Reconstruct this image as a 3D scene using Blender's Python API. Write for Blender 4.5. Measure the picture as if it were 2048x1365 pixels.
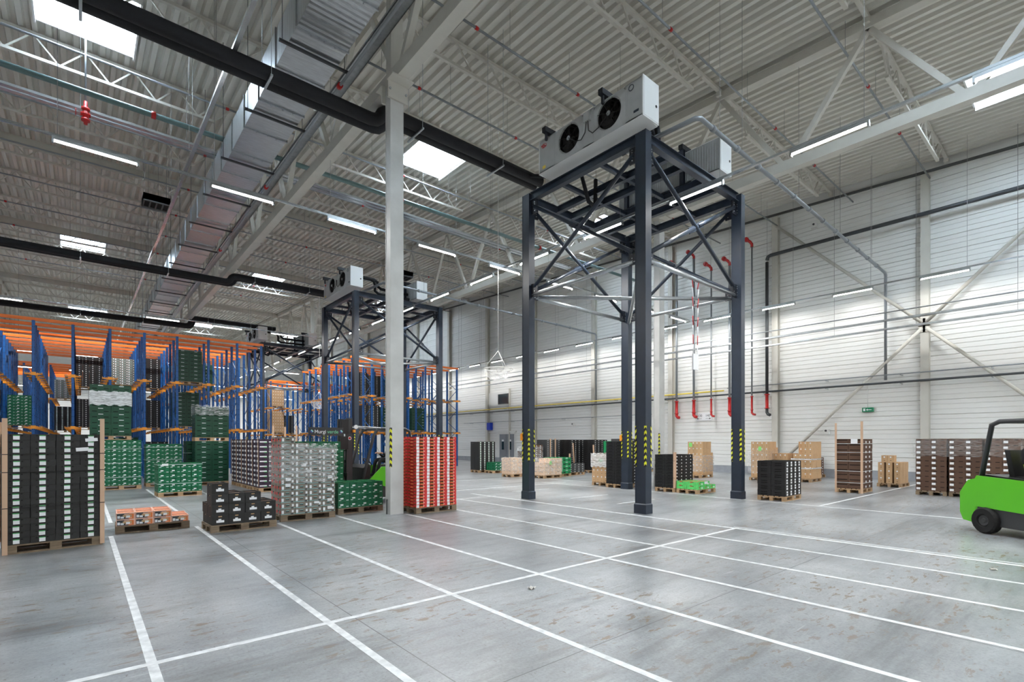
import bpy, math, random
from mathutils import Vector, Matrix

for o in list(bpy.data.objects):
    bpy.data.objects.remove(o)
S = bpy.context.scene
C = S.collection
RN = random.Random(11)

# ------------------------------------------------------------------ camera
cam = bpy.data.cameras.new('camera')
co = bpy.data.objects.new('camera', cam)
C.objects.link(co)
co.location = (0, 0, 1.75)
co.rotation_euler = (math.radians(90), 0, math.radians(-40.43))
cam.sensor_width = 36
cam.lens = 1013.0 * 36 / 2048
cam.shift_y = 202.5 / 2048
cam.clip_start = 0.05
cam.clip_end = 400
S.camera = co
# ------------------------------------------------------------------ light
LAMP = 7.0           # visible glow of the diffusers
DOWN, UP = 62.0, 31.0  # watts down per strip lamp, and up from a light added for the deck
w = bpy.data.worlds.new('sky')
S.world = w
w.use_nodes = True
w.node_tree.nodes['Background'].inputs[0].default_value = (0.80, 0.90, 1.0, 1)
w.node_tree.nodes['Background'].inputs[1].default_value = 14.0
S.view_settings.view_transform = 'Standard'
S.view_settings.look = 'None'
S.view_settings.gamma = 1
S.view_settings.use_curve_mapping = False
S.view_settings.exposure = 1.05


# ------------------------------------------------------------------ materials
def lin(c):
    return tuple(((x / 255) / 12.92 if x / 255 <= 0.04045 else ((x / 255 + 0.055) / 1.055) ** 2.4) for x in c)


MATS = {}


def mat(name, rgb, rough=0.5, metal=0.0, var=0.0, scale=3.0, stretch=(1, 1, 1), bump=0.0, bscale=30.0, spec=0.5,
        emit=0.0, rnd=0.0, rgb2=None):
    m = bpy.data.materials.new(name)
    m.use_nodes = True
    nt = m.node_tree
    N, L = nt.nodes, nt.links
    b = N['Principled BSDF']
    col = lin(rgb) + (1,)
    b.inputs['Base Color'].default_value = col
    b.inputs['Roughness'].default_value = rough
    b.inputs['Metallic'].default_value = metal
    b.inputs['Specular IOR Level'].default_value = spec
    if emit:
        b.inputs['Emission Color'].default_value = (1, 0.985, 0.95, 1)
        b.inputs['Emission Strength'].default_value = emit
    out = None
    if var or rgb2:
        tc = N.new('ShaderNodeTexCoord')
        mp = N.new('ShaderNodeMapping')
        mp.inputs['Scale'].default_value = stretch
        L.new(tc.outputs['Object'], mp.inputs[0])
        nz = N.new('ShaderNodeTexNoise')
        nz.inputs['Scale'].default_value = scale
        nz.inputs['Detail'].default_value = 6
        L.new(mp.outputs[0], nz.inputs[0])
        cr = N.new('ShaderNodeValToRGB')
        cr.color_ramp.elements[0].position = 0.3
        cr.color_ramp.elements[1].position = 0.7
        a = lin(rgb2) if rgb2 else tuple(x * (1 - var) for x in col[:3])
        c2 = col[:3] if rgb2 else tuple(min(1, x * (1 + var)) for x in col[:3])
        cr.color_ramp.elements[0].color = a + (1,)
        cr.color_ramp.elements[1].color = c2 + (1,)
        L.new(nz.outputs[0], cr.inputs[0])
        out = cr.outputs[0]
    if rnd:
        oi = N.new('ShaderNodeObjectInfo')
        mr = N.new('ShaderNodeMapRange')
        mr.inputs['To Min'].default_value = 1 - rnd
        mr.inputs['To Max'].default_value = 1 + rnd
        L.new(oi.outputs['Random'], mr.inputs[0])
        hs = N.new('ShaderNodeHueSaturation')
        hs.inputs['Color'].default_value = col
        L.new(mr.outputs[0], hs.inputs['Value'])
        if out:
            L.new(out, hs.inputs['Color'])
        out = hs.outputs[0]
    if out:
        L.new(out, b.inputs['Base Color'])
    if bump:
        tc = N.new('ShaderNodeTexCoord')
        nb = N.new('ShaderNodeTexNoise')
        nb.inputs['Scale'].default_value = bscale
        L.new(tc.outputs['Object'], nb.inputs[0])
        bp = N.new('ShaderNodeBump')
        bp.inputs['Strength'].default_value = bump
        bp.inputs['Distance'].default_value = 0.02
        L.new(nb.outputs[0], bp.inputs['Height'])
        L.new(bp.outputs[0], b.inputs['Normal'])
    MATS[name] = m
    return m


mat('cream_paint', (200, 197, 188), 0.5, var=0.04)
mat('deck_paint', (212, 209, 200), 0.45, var=0.03, scale=0.6)
mat('column_paint', (208, 208, 205), 0.45, var=0.05, scale=2, rgb2=(190, 190, 187))
mat('wall_panel', (232, 232, 229), 0.4, var=0.02, scale=0.4)
mat('wall_white', (225, 225, 222), 0.5)
mat('plinth', (150, 154, 160), 0.7, var=0.1)
mat('slate', (42, 52, 66), 0.35, var=0.12, scale=4, spec=0.5)
mat('slate_dark', (27, 32, 41), 0.4, var=0.1)
mat('bolt', (175, 178, 180), 0.3, metal=0.8)
mat('galv', (175, 180, 184), 0.3, metal=0.85, var=0.12, scale=8)
mat('galv_light', (200, 205, 208), 0.25, metal=0.8, var=0.1)
mat('duct_metal', (186, 190, 193), 0.28, metal=0.8, var=0.12, scale=3, stretch=(1, 8, 1))
mat('black_foam', (16, 19, 25), 0.75)
mat('black_plastic', (26, 27, 29), 0.45)
mat('rubber', (24, 24, 25), 0.8)
mat('unit_white', (228, 229, 228), 0.35)
mat('unit_grey', (178, 180, 180), 0.4, var=0.06)
mat('fan_black', (14, 14, 15), 0.5)
mat('rack_blue', (14, 84, 152), 0.35, var=0.08)
mat('rack_orange', (238, 120, 42), 0.4, var=0.06)
mat('bracket_orange', (248, 158, 46), 0.4)
mat('pipe_green', (98, 124, 126), 0.35)
mat('pipe_grey', (145, 150, 155), 0.35, metal=0.3)
mat('pipe_dark', (60, 64, 68), 0.4)
mat('red', (190, 32, 32), 0.35)
mat('yellow', (238, 212, 84), 0.4)
mat('wire', (150, 150, 148), 0.4, metal=0.5)
mat('white_line', (236, 238, 238), 0.45, var=0.08, scale=9, rgb2=(190, 192, 192))
mat('wood', (176, 146, 112), 0.75, var=0.2, scale=6, stretch=(1, 6, 6), rnd=0.15)
mat('wood_old', (128, 112, 92), 0.8, var=0.22, scale=6, stretch=(1, 6, 6), rnd=0.15)
mat('kraft', (196, 160, 120), 0.75, var=0.05, rnd=0.08)
mat('kraft_pale', (214, 186, 160), 0.75, var=0.05, rnd=0.06)
mat('kraft_dark', (92, 68, 54), 0.8, var=0.1, rnd=0.1)
mat('cornerboard', (206, 172, 144), 0.7)
mat('carton_black', (37, 38, 38), 0.6, rnd=0.18)
mat('carton_grey', (128, 122, 112), 0.65, rnd=0.06)
mat('grey_dark', (78, 80, 80), 0.6, rnd=0.1)
mat('hole', (10, 10, 10), 0.9)
mat('crate_black', (28, 29, 31), 0.4, rnd=0.12)
mat('crate_green', (10, 104, 68), 0.42, rnd=0.1)
mat('crate_green_dark', (4, 66, 44), 0.42, rnd=0.12)
mat('crate_green_bright', (24, 140, 84), 0.42, rnd=0.1)
mat('carton_red', (214, 50, 48), 0.5, rnd=0.06)
mat('carton_orange', (228, 128, 66), 0.5)
mat('carton_olive', (92, 92, 30), 0.6)
mat('carton_purple', (62, 46, 66), 0.55, rnd=0.12)
mat('carton_peach', (236, 190, 170), 0.6, rnd=0.04)
mat('kiwi_green', (96, 214, 112), 0.5, var=0.12, scale=14, rnd=0.04)
mat('sticker', (236, 238, 240), 0.5)
mat('sticker_green', (60, 160, 84), 0.5)
mat('paper_green', (140, 225, 120), 0.6)
mat('charcoal', (62, 64, 66), 0.6)
mat('print_grey', (66, 70, 74), 0.55)
mat('produce', (196, 190, 140), 0.7, var=0.5, scale=25)
mat('produce_red', (214, 138, 100), 0.7, var=0.4, scale=25)
mat('lift_green', (98, 200, 36), 0.3)
mat('lift_grey', (58, 60, 62), 0.4)
mat('door_grey', (128, 133, 138), 0.45)
mat('blue_box', (20, 60, 190), 0.4)
mat('cloth', (28, 29, 33), 0.85)
mat('skin', (205, 160, 132), 0.55)
mat('hair', (40, 30, 24), 0.7)
mat('hivis', (200, 220, 60), 0.6)
mat('sign_green', (20, 130, 90), 0.4)
mat('lettering_dark', (30, 30, 32), 0.6)
mat('lettering_green', (120, 205, 160), 0.5)
mat('logo_teal', (150, 215, 215), 0.5)
mat('logo_blue', (70, 70, 150), 0.5)
mat('strap_black', (20, 20, 20), 0.4)
mat('strap_white', (225, 235, 235), 0.4)
mat('dark_glass', (20, 45, 52), 0.08)
mat('lamp_tube', (255, 255, 255), 0.4, emit=LAMP)
MATS['lamp_tube'].cycles.emission_sampling = 'NONE'
mat('litter', (215, 212, 205), 0.7)


def floor_material():
    m = bpy.data.materials.new('concrete')
    m.use_nodes = True
    nt = m.node_tree
    N, L = nt.nodes, nt.links
    b = N['Principled BSDF']
    tc = N.new('ShaderNodeTexCoord')

    def noise(scale, stretch=(1, 1, 1), detail=8, rough=0.6, dist=0.0):
        mp = N.new('ShaderNodeMapping')
        mp.inputs['Scale'].default_value = stretch
        L.new(tc.outputs['Object'], mp.inputs[0])
        n = N.new('ShaderNodeTexNoise')
        n.inputs['Scale'].default_value = scale
        n.inputs['Detail'].default_value = detail
        n.inputs['Roughness'].default_value = rough
        n.inputs['Distortion'].default_value = dist
        L.new(mp.outputs[0], n.inputs[0])
        return n.outputs[0]

    def ramp(src, stops):
        cr = N.new('ShaderNodeValToRGB')
        e = cr.color_ramp.elements
        e[0].position, e[0].color = stops[0][0], tuple(stops[0][1]) + (1,)
        e[1].position, e[1].color = stops[-1][0], tuple(stops[-1][1]) + (1,)
        for p, c in stops[1:-1]:
            x = e.new(p)
            x.color = tuple(c) + (1,)
        L.new(src, cr.inputs[0])
        return cr.outputs[0]

    def mul(a, bb, f=1.0):
        mx = N.new('ShaderNodeMix')
        mx.data_type = 'RGBA'
        mx.blend_type = 'MULTIPLY'
        mx.inputs[0].default_value = f
        L.new(a, mx.inputs[6])
        L.new(bb, mx.inputs[7])
        return mx.outputs[2]

    g = lambda v: (v, v, v)
    base = ramp(noise(0.45, detail=5, rough=0.55), [(0.3, lin((120, 124, 128))), (0.5, lin((146, 150, 152))), (0.7, lin((168, 170, 171)))])
    tyre = ramp(noise(1.3, (0.14, 1.0, 1), 12, 0.72), [(0.36, g(0.5)), (0.47, g(0.86)), (0.62, g(1.06))])
    fine = ramp(noise(7, (0.8, 1, 1), 12, 0.85), [(0.36, g(0.74)), (0.6, g(1.1))])
    speck = ramp(noise(42, (1, 1, 1), 3, 0.6), [(0.36, g(0.72)), (0.5, g(1.0)), (0.68, g(1.12))])
    c = mul(mul(mul(base, tyre), fine, 0.8), speck, 0.6)

    def overlay(c, fac, strength, rgb):
        mx = N.new('ShaderNodeMix')
        mx.data_type = 'RGBA'
        mx.inputs[7].default_value = lin(rgb) + (1,)
        mm = N.new('ShaderNodeMath')
        mm.operation = 'MULTIPLY'
        mm.inputs[1].default_value = strength
        L.new(fac, mm.inputs[0])
        L.new(mm.outputs[0], mx.inputs[0])
        L.new(c, mx.inputs[6])
        return mx.outputs[2]

    def times(a, b_):
        q = N.new('ShaderNodeMath')
        q.operation = 'MULTIPLY'
        L.new(a, q.inputs[0])
        L.new(b_, q.inputs[1])
        return q.outputs[0]
    # brown dried stains and drips
    zone = ramp(noise(0.5, detail=2), [(0.42, g(0)), (0.56, g(1))])
    c = overlay(c, times(ramp(noise(7.5, (0.55, 1.5, 1), 4, 0.65), [(0.575, g(0)), (0.6, g(1))]), zone), 0.85, (108, 88, 60))
    c = overlay(c, ramp(noise(17, (1.5, 0.6, 1), 3, 0.6), [(0.66, g(0)), (0.68, g(1))]), 0.7, (84, 78, 70))
    # rubber scuffs across the bays and thin scratches
    c = overlay(c, times(ramp(noise(5.0, (0.06, 1.0, 1), 6, 0.7), [(0.58, g(0)), (0.66, g(1))]), ramp(noise(0.8, detail=2), [(0.5, g(0)), (0.6, g(1))])), 0.5, (84, 88, 92))
    c = overlay(c, ramp(noise(26.0, (0.05, 1.0, 1), 2, 0.5), [(0.7, g(0)), (0.74, g(1))]), 0.3, (200, 202, 203))
    # sawn joints
    sep = N.new('ShaderNodeSeparateXYZ')
    L.new(tc.outputs['Object'], sep.inputs[0])
    tot = None
    for ax, pos in (('X', 2.08), ('X', 5.96), ('X', 14.0), ('X', 21.0), ('Y', 2.85), ('Y', 14.4), ('Y', 26.0), ('X', -4.0)):
        a = N.new('ShaderNodeMath')
        a.operation = 'COMPARE'
        a.inputs[1].default_value = pos
        a.inputs[2].default_value = 0.0055
        L.new(sep.outputs[ax], a.inputs[0])
        if tot is None:
            tot = a.outputs[0]
        else:
            q = N.new('ShaderNodeMath')
            q.operation = 'MAXIMUM'
            L.new(tot, q.inputs[0])
            L.new(a.outputs[0], q.inputs[1])
            tot = q.outputs[0]
    mx = N.new('ShaderNodeMix')
    mx.data_type = 'RGBA'
    mx.inputs[7].default_value = lin((70, 72, 74)) + (1,)
    L.new(tot, mx.inputs[0])
    L.new(c, mx.inputs[6])
    L.new(mx.outputs[2], b.inputs['Base Color'])
    b.inputs['Specular IOR Level'].default_value = 0.7
    rr = ramp(noise(0.8, (0.5, 1, 1), 3, 0.5), [(0.3, g(0.285)), (0.7, g(0.36))])
    L.new(rr, b.inputs['Roughness'])
    MATS['concrete'] = m


floor_material()


def stripe_material():
    m = bpy.data.materials.new('hazard_stripes')
    m.use_nodes = True
    nt = m.node_tree
    N, L = nt.nodes, nt.links
    b = N['Principled BSDF']
    tc = N.new('ShaderNodeTexCoord')
    sep = N.new('ShaderNodeSeparateXYZ')
    L.new(tc.outputs['Object'], sep.inputs[0])
    ad = N.new('ShaderNodeMath')
    ad.operation = 'ADD'
    a2 = N.new('ShaderNodeMath')
    a2.operation = 'ADD'
    L.new(sep.outputs['X'], ad.inputs[0])
    L.new(sep.outputs['Y'], ad.inputs[1])
    L.new(ad.outputs[0], a2.inputs[0])
    L.new(sep.outputs['Z'], a2.inputs[1])
    fr = N.new('ShaderNodeMath')
    fr.operation = 'PINGPONG'
    fr.inputs[1].default_value = 0.075
    L.new(a2.outputs[0], fr.inputs[0])
    gt = N.new('ShaderNodeMath')
    gt.operation = 'GREATER_THAN'
    gt.inputs[1].default_value = 0.0375
    L.new(fr.outputs[0], gt.inputs[0])
    mx = N.new('ShaderNodeMix')
    mx.data_type = 'RGBA'
    mx.inputs[6].default_value = lin((25, 25, 25)) + (1,)
    mx.inputs[7].default_value = lin((225, 225, 40)) + (1,)
    L.new(gt.outputs[0], mx.inputs[0])
    L.new(mx.outputs[2], b.inputs['Base Color'])
    b.inputs['Roughness'].default_value = 0.5
    MATS['hazard_stripes'] = m


stripe_material()


def film_material(name, lo, hi, stretch, col=(0.85, 0.88, 0.9, 1), scale=6.0):
    m = bpy.data.materials.new(name)
    m.use_nodes = True
    nt = m.node_tree
    N, L = nt.nodes, nt.links
    b = N['Principled BSDF']
    b.inputs['Base Color'].default_value = col
    b.inputs['Roughness'].default_value = 0.18
    tr = N.new('ShaderNodeBsdfTransparent')
    mx = N.new('ShaderNodeMixShader')
    tc = N.new('ShaderNodeTexCoord')
    mp = N.new('ShaderNodeMapping')
    mp.inputs['Scale'].default_value = stretch
    L.new(tc.outputs['Object'], mp.inputs[0])
    n = N.new('ShaderNodeTexNoise')
    n.inputs['Scale'].default_value = scale
    n.inputs['Detail'].default_value = 6
    n.inputs['Distortion'].default_value = 1.0
    L.new(mp.outputs[0], n.inputs[0])
    mr = N.new('ShaderNodeMapRange')
    mr.inputs['From Min'].default_value = 0.4
    mr.inputs['From Max'].default_value = 0.66
    mr.inputs['To Min'].default_value = lo
    mr.inputs['To Max'].default_value = hi
    L.new(n.outputs[0], mr.inputs[0])
    L.new(mr.outputs[0], mx.inputs[0])
    L.new(tr.outputs[0], mx.inputs[1])
    L.new(b.outputs[0], mx.inputs[2])
    L.new(mx.outputs[0], N['Material Output'].inputs[0])
    bp = N.new('ShaderNodeBump')
    bp.inputs['Strength'].default_value = 0.6
    bp.inputs['Distance'].default_value = 0.02
    L.new(n.outputs[0], bp.inputs['Height'])
    L.new(bp.outputs[0], b.inputs['Normal'])
    MATS[name] = m


film_material('film', 0.03, 0.5, (1, 1, 7))
film_material('film_thin', 0.02, 0.28, (1, 1, 9))
film_material('film_white', 0.45, 0.95, (1, 1, 8))
film_material('acrylic', 0.12, 0.4, (1, 1, 1), (0.9, 0.9, 0.9, 1), 3.0)


def skylight_material():
    m = bpy.data.materials.new('skylight_pane')
    m.use_nodes = True
    nt = m.node_tree
    N, L = nt.nodes, nt.links
    for n in list(N):
        if n.type == 'BSDF_PRINCIPLED':
            N.remove(n)
    t = N.new('ShaderNodeBsdfTranslucent')
    t.inputs[0].default_value = (0.93, 0.97, 1, 1)
    L.new(t.outputs[0], N['Material Output'].inputs[0])
    MATS['skylight_pane'] = m


skylight_material()


# ------------------------------------------------------------------ mesh tools
class MB:
    def __init__(s):
        s.v, s.f, s.m, s.s = [], [], [], []

    def face(s, pts, m=0, sm=False):
        i = len(s.v)
        s.v += [tuple(p) for p in pts]
        s.f.append(tuple(range(i, i + len(pts))))
        s.m.append(m)
        s.s.append(sm)

    def hexa(s, p, m=0):
        i = len(s.v)
        s.v += [tuple(q) for q in p]
        for a in ((0, 3, 2, 1), (4, 5, 6, 7), (0, 1, 5, 4), (1, 2, 6, 5), (2, 3, 7, 6), (3, 0, 4, 7)):
            s.f.append(tuple(i + k for k in a))
            s.m.append(m)
            s.s.append(False)

    def box(s, x0, x1, y0, y1, z0, z1, m=0, M=None):
        p = [Vector(q) for q in ((x0, y0, z0), (x1, y0, z0), (x1, y1, z0), (x0, y1, z0), (x0, y0, z1), (x1, y0, z1), (x1, y1, z1), (x0, y1, z1))]
        if M is not None:
            p = [M @ q for q in p]
        s.hexa(p, m)
        return s

    def bar(s, a, b, w, h, m=0, up=(0, 0, 1)):
        a, b = Vector(a), Vector(b)
        d = (b - a).normalized()
        u = Vector(up)
        if abs(d.dot(u)) > 0.98:
            u = Vector((0, 1, 0))
        x = d.cross(u).normalized() * (w / 2)
        y = x.cross(d).normalized() * (h / 2)
        s.hexa([a - x - y, a + x - y, b + x - y, b - x - y, a - x + y, a + x + y, b + x + y, b - x + y], m)
        return s

    def ibeam(s, a, b, w, h, m=0, t=0.018):
        a, b = Vector(a), Vector(b)
        d = (b - a).normalized()
        u = Vector((0, 0, 1)) if abs(d.z) < 0.9 else Vector((1, 0, 0))
        x = d.cross(u).normalized()
        y = x.cross(d).normalized()
        s.bar(a + y * (h / 2 - t / 2), b + y * (h / 2 - t / 2), w, t, m, y)
        s.bar(a - y * (h / 2 - t / 2), b - y * (h / 2 - t / 2), w, t, m, y)
        s.bar(a, b, t, h - 2 * t, m, y)
        return s

    def tube(s, pts, r, n=8, m=0, cap=True):
        pts = [Vector(p) for p in pts]
        rings = []
        prev = None
        for k, p in enumerate(pts):
            if k == 0:
                d = pts[1] - p
            elif k == len(pts) - 1:
                d = p - pts[-2]
            else:
                d = (p - pts[k - 1]).normalized() + (pts[k + 1] - p).normalized()
            d.normalize()
            if prev is None:
                u = Vector((0, 0, 1)) if abs(d.z) < 0.9 else Vector((1, 0, 0))
                x = d.cross(u).normalized()
            else:
                x = (prev - d * prev.dot(d)).normalized()
            prev = x
            y = d.cross(x).normalized()
            rr = r[k] if isinstance(r, (list, tuple)) else r
            i = len(s.v)
            for j in range(n):
                a = 2 * math.pi * j / n
                s.v.append(tuple(p + x * (math.cos(a) * rr) + y * (math.sin(a) * rr)))
            rings.append(i)
        for a, b in zip(rings, rings[1:]):
            for j in range(n):
                s.f.append((a + j, a + (j + 1) % n, b + (j + 1) % n, b + j))
                s.m.append(m)
                s.s.append(True)
        if cap:
            for q, rv in ((rings[0], True), (rings[-1], False)):
                f = tuple(q + j for j in range(n))
                s.f.append(f[::-1] if rv else f)
                s.m.append(m)
                s.s.append(False)
        return s

    def lathe(s, c, axis, prof, n=20, m=0):
        """prof: (radius, offset along axis)"""
        c, ax = Vector(c), Vector(axis).normalized()
        u = Vector((0, 0, 1)) if abs(ax.z) < 0.9 else Vector((1, 0, 0))
        x = ax.cross(u).normalized()
        y = ax.cross(x).normalized()
        st = []
        for r, o in prof:
            st.append(len(s.v))
            r = max(r, 1e-4)
            for j in range(n):
                a = 2 * math.pi * j / n
                s.v.append(tuple(c + ax * o + x * (math.cos(a) * r) + y * (math.sin(a) * r)))
        for k, (a, b) in enumerate(zip(st, st[1:])):
            flat = abs(prof[k][1] - prof[k + 1][1]) < 1e-6
            for j in range(n):
                s.f.append((a + j, a + (j + 1) % n, b + (j + 1) % n, b + j))
                s.m.append(m)
                s.s.append(not flat and abs(prof[k][0] - prof[k + 1][0]) < 0.02)
        return s

    def grid(s, o, U, V, Nn, wu, wv, holes, dep, m=0, mh=1):
        """a face with rectangular recesses"""
        o, U, V, Nn = Vector(o), Vector(U), Vector(V), Vector(Nn)
        us = sorted({0, wu} | {h[0] for h in holes} | {h[1] for h in holes})
        vs = sorted({0, wv} | {h[2] for h in holes} | {h[3] for h in holes})
        P = lambda u, v, d=0: o + U * u + V * v - Nn * d
        for a, b in zip(us, us[1:]):
            for c, d in zip(vs, vs[1:]):
                cu, cv = (a + b) / 2, (c + d) / 2
                if any(h[0] < cu < h[1] and h[2] < cv < h[3] for h in holes):
                    continue
                s.face([P(a, c), P(b, c), P(b, d), P(a, d)], m)
        for a, b, c, d in holes:
            s.face([P(a, c, dep), P(b, c, dep), P(b, d, dep), P(a, d, dep)], mh)
            for q in ((a, c, b, c), (b, c, b, d), (b, d, a, d), (a, d, a, c)):
                s.face([P(q[0], q[1]), P(q[2], q[3]), P(q[2], q[3], dep), P(q[0], q[1], dep)], m)
        return s

    def mesh(s, name, mats, off=(0, 0, 0)):
        me = bpy.data.meshes.new(name)
        ox, oy, oz = off
        me.from_pydata([(x - ox, y - oy, z - oz) for x, y, z in s.v], [], s.f)
        for mm in mats:
            me.materials.append(MATS[mm])
        me.polygons.foreach_set('material_index', s.m)
        me.polygons.foreach_set('use_smooth', s.s)
        me.update()
        return me


def obj(name, me, parent=None, loc=(0, 0, 0), rz=0.0, rot=None):
    o = bpy.data.objects.new(name, me)
    C.objects.link(o)
    o.location = loc
    o.rotation_euler = rot if rot else (0, 0, rz)
    if parent:
        o.parent = parent
    return o


def tag(o, label=None, cat=None, group=None, kind=None):
    if label:
        o['label'] = label
    if cat:
        o['category'] = cat
    if group:
        o['group'] = group
    if kind:
        o['kind'] = kind
    return o


def thing(name, label, cat, loc=(0, 0, 0), rz=0.0, group=None, kind=None):
    return tag(obj(name, None, None, loc, rz), label, cat, group, kind)


def part(root, name, mb, mats, label=None, kind=None, world=True):
    """a part whose mesh is drawn in world coordinates (root unrotated) or local ones"""
    L = (0, 0, 0)
    if world:
        r = root
        L = Vector((0, 0, 0))
        while r:
            L = L + Vector(r.location)
            r = r.parent
    return tag(obj(name, mb.mesh(name, mats, L), root), label, None, None, kind)


def solo(name, mb, mats, label, cat, group=None, kind=None, loc=(0, 0, 0)):
    return tag(obj(name, mb.mesh(name, mats, loc), None, loc), label, cat, group, kind)


def struct(name, mb, mats, label, parent=None):
    return tag(obj(name, mb.mesh(name, mats), parent), label, None, None, 'structure')


ORD = ['first', 'second', 'third', 'fourth', 'fifth', 'sixth', 'seventh', 'eighth', 'ninth', 'tenth', 'eleventh', 'twelfth', 'thirteenth', 'fourteenth', 'fifteenth', 'sixteenth',
       'seventeenth', 'eighteenth', 'nineteenth', 'twentieth', 'twenty-first', 'twenty-second', 'twenty-third', 'twenty-fourth', 'twenty-fifth', 'twenty-sixth', 'twenty-seventh', 'twenty-eighth', 'twenty-ninth', 'thirtieth']


def roofz(y):
    return 13.8 + 0.043 * y


# ------------------------------------------------------------------ hall shell
XL, XR, YB, YF = -17.0, 28.4, -9.0, 90.0
f = MB()
f.box(XL - 0.4, XR + 0.4, YB - 0.4, YF + 0.4, -0.2, 0.0)
floor = struct('floor', f, ['concrete'], 'polished grey concrete warehouse floor with white painted bay lines')


def line_x(x0, x1, y, wd=0.07):
    m = MB()
    m.box(x0, x1, y - wd / 2, y + wd / 2, 0.0005, 0.0034)
    part(floor, 'floor_line', m, ['white_line'])


def line_y(x, y0, y1, wd=0.07):
    m = MB()
    m.box(x - wd / 2, x + wd / 2, y0, y1, 0.0003, 0.0022)
    part(floor, 'floor_line', m, ['white_line'])


for x, y1 in ((0.43, 12.0), (1.83, 12.3), (3.25, 11.6), (4.63, 11.9), (6.03, 11.1), (7.42, 11.1)):
    line_y(x, -3, y1)
line_y(8.86, -3, 13.0)
line_y(10.12, -3, 14.0, 0.09)
line_y(10.28, 0, 5.0, 0.05)
line_x(-3, 10.2, 4.88, 0.07)
line_y(15.35, -3, 16, 0.08)
line_x(15.4, 27.0, 5.1, 0.08)
line_y(1.86, 14.0, 23)
line_y(0.5, 14.0, 23)
line_y(3.25, 13.2, 22)
line_x(8.0, 10.3, 12.9, 0.06)
line_x(10.2, 16.0, 15.2, 0.06)
line_x(10.2, 16.0, 19.0, 0.06)
line_y(17.0, 12.3, 17.2, 0.06)
for y in (9.0, 10.8, 13.6):
    line_x(11.6, 13.4, y, 0.05)

# skylights: x range, y range
SKY = []
for xc in (0.15, 12.2, 23.6):
    for y0, y1 in ((0.1, 3.1), (18.4, 21.3), (45.0, 48.3), (75.4, 78.6)):
        SKY.append((xc - 1.2 if xc < 20 else xc - 1.1, xc + 1.2, y0, y1))
SKY.append((-13.0, -10.6, 18.4, 21.3))
SKY.append((-13.0, -10.6, 45.0, 48.3))


def deck():
    m = MB()
    ys = sorted({YB, YF} | {y for s in SKY for y in s[2:]})
    xs = []
    p = 0.33
    n = int((XR - XL) / p)
    for i in range(n + 1):
        for dx, dz in ((0, 0), (0.13, 0), (0.175, 0.13), (0.285, 0.13)):
            xs.append((XL + i * p + dx, dz))
    for (xa, za), (xb, zb) in zip(xs, xs[1:]):
        cx = (xa + xb) / 2
        for ya, yb in zip(ys, ys[1:]):
            cy = (ya + yb) / 2
            if any(s[0] < cx < s[1] and s[2] < cy < s[3] for s in SKY):
                continue
            A, B = roofz(ya) + 0.05, roofz(yb) + 0.05
            m.face([(xa, ya, A + za), (xa, yb, B + za), (xb, yb, B + zb), (xb, ya, A + zb)])
    # weather slab on top keeps the sky out
    for ya, yb in zip(ys, ys[1:]):
        rows = sorted([s for s in SKY if s[2] < (ya + yb) / 2 < s[3]])
        x = XL - 0.4
        cuts = []
        for s in rows:
            cuts.append((x, s[0]))
            x = s[1]
        cuts.append((x, XR + 0.4))
        for a, b in cuts:
            m.face([(a, ya, roofz(ya) + 0.3), (b, ya, roofz(ya) + 0.3), (b, yb, roofz(yb) + 0.3), (a, yb, roofz(yb) + 0.3)])
    return m


struct('ceiling', deck(), ['deck_paint'], 'cream corrugated steel roof deck with skylight openings')
for i, (a, b, c, d) in enumerate(SKY):
    m = MB()
    for (x0, x1, y0, y1) in ((a - 0.05, a, c, d), (b, b + 0.05, c, d), (a, b, c - 0.05, c), (a, b, d, d + 0.05)):
        zt = roofz(y0) + 0.02
        m.box(x0, x1, y0, y1, zt, zt + 0.55)
    fr = struct('window_%d' % (i + 1), m, ['wall_white'], 'rectangular skylight in the corrugated roof')
    m = MB()
    z = roofz((c + d) / 2) + 0.5
    m.box(a, b, c, d, z, z + 0.015)
    part(fr, 'skylight_pane', m, ['skylight_pane'], world=False)

# right hand wall: cladding panels between wall columns
wr = MB()
wr.box(XR + 0.06, XR + 0.4, YB, YF, 0, roofz(YF) + 0.4)
wall_right = struct('wall_right', wr, ['wall_white'], 'long side wall of white horizontal cladding panels')
m = MB()
m.box(XR - 0.08, XR + 0.05, YB, YF, 0, 0.4)
struct('baseboard_right', m, ['plinth'], 'grey concrete plinth along the clad side wall')
PH = 0.64


def panel_mesh(w, h=PH):
    m = MB()
    prof = [(0.045, 0.0), (0.0, 0.016), (0.0, h * 0.30), (0.022, h * 0.315), (0.022, h * 0.355), (0.0, h * 0.37), (0.0, h * 0.64), (0.022, h * 0.655), (0.022, h * 0.695), (0.0, h * 0.71), (0.0, h - 0.018), (0.045, h)]
    for (xa, za), (xb, zb) in zip(prof, prof[1:]):
        m.face([(xa, w - 0.006, za), (xa, 0.006, za), (xb, 0.006, zb), (xb, w - 0.006, zb)])
    return m


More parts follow.
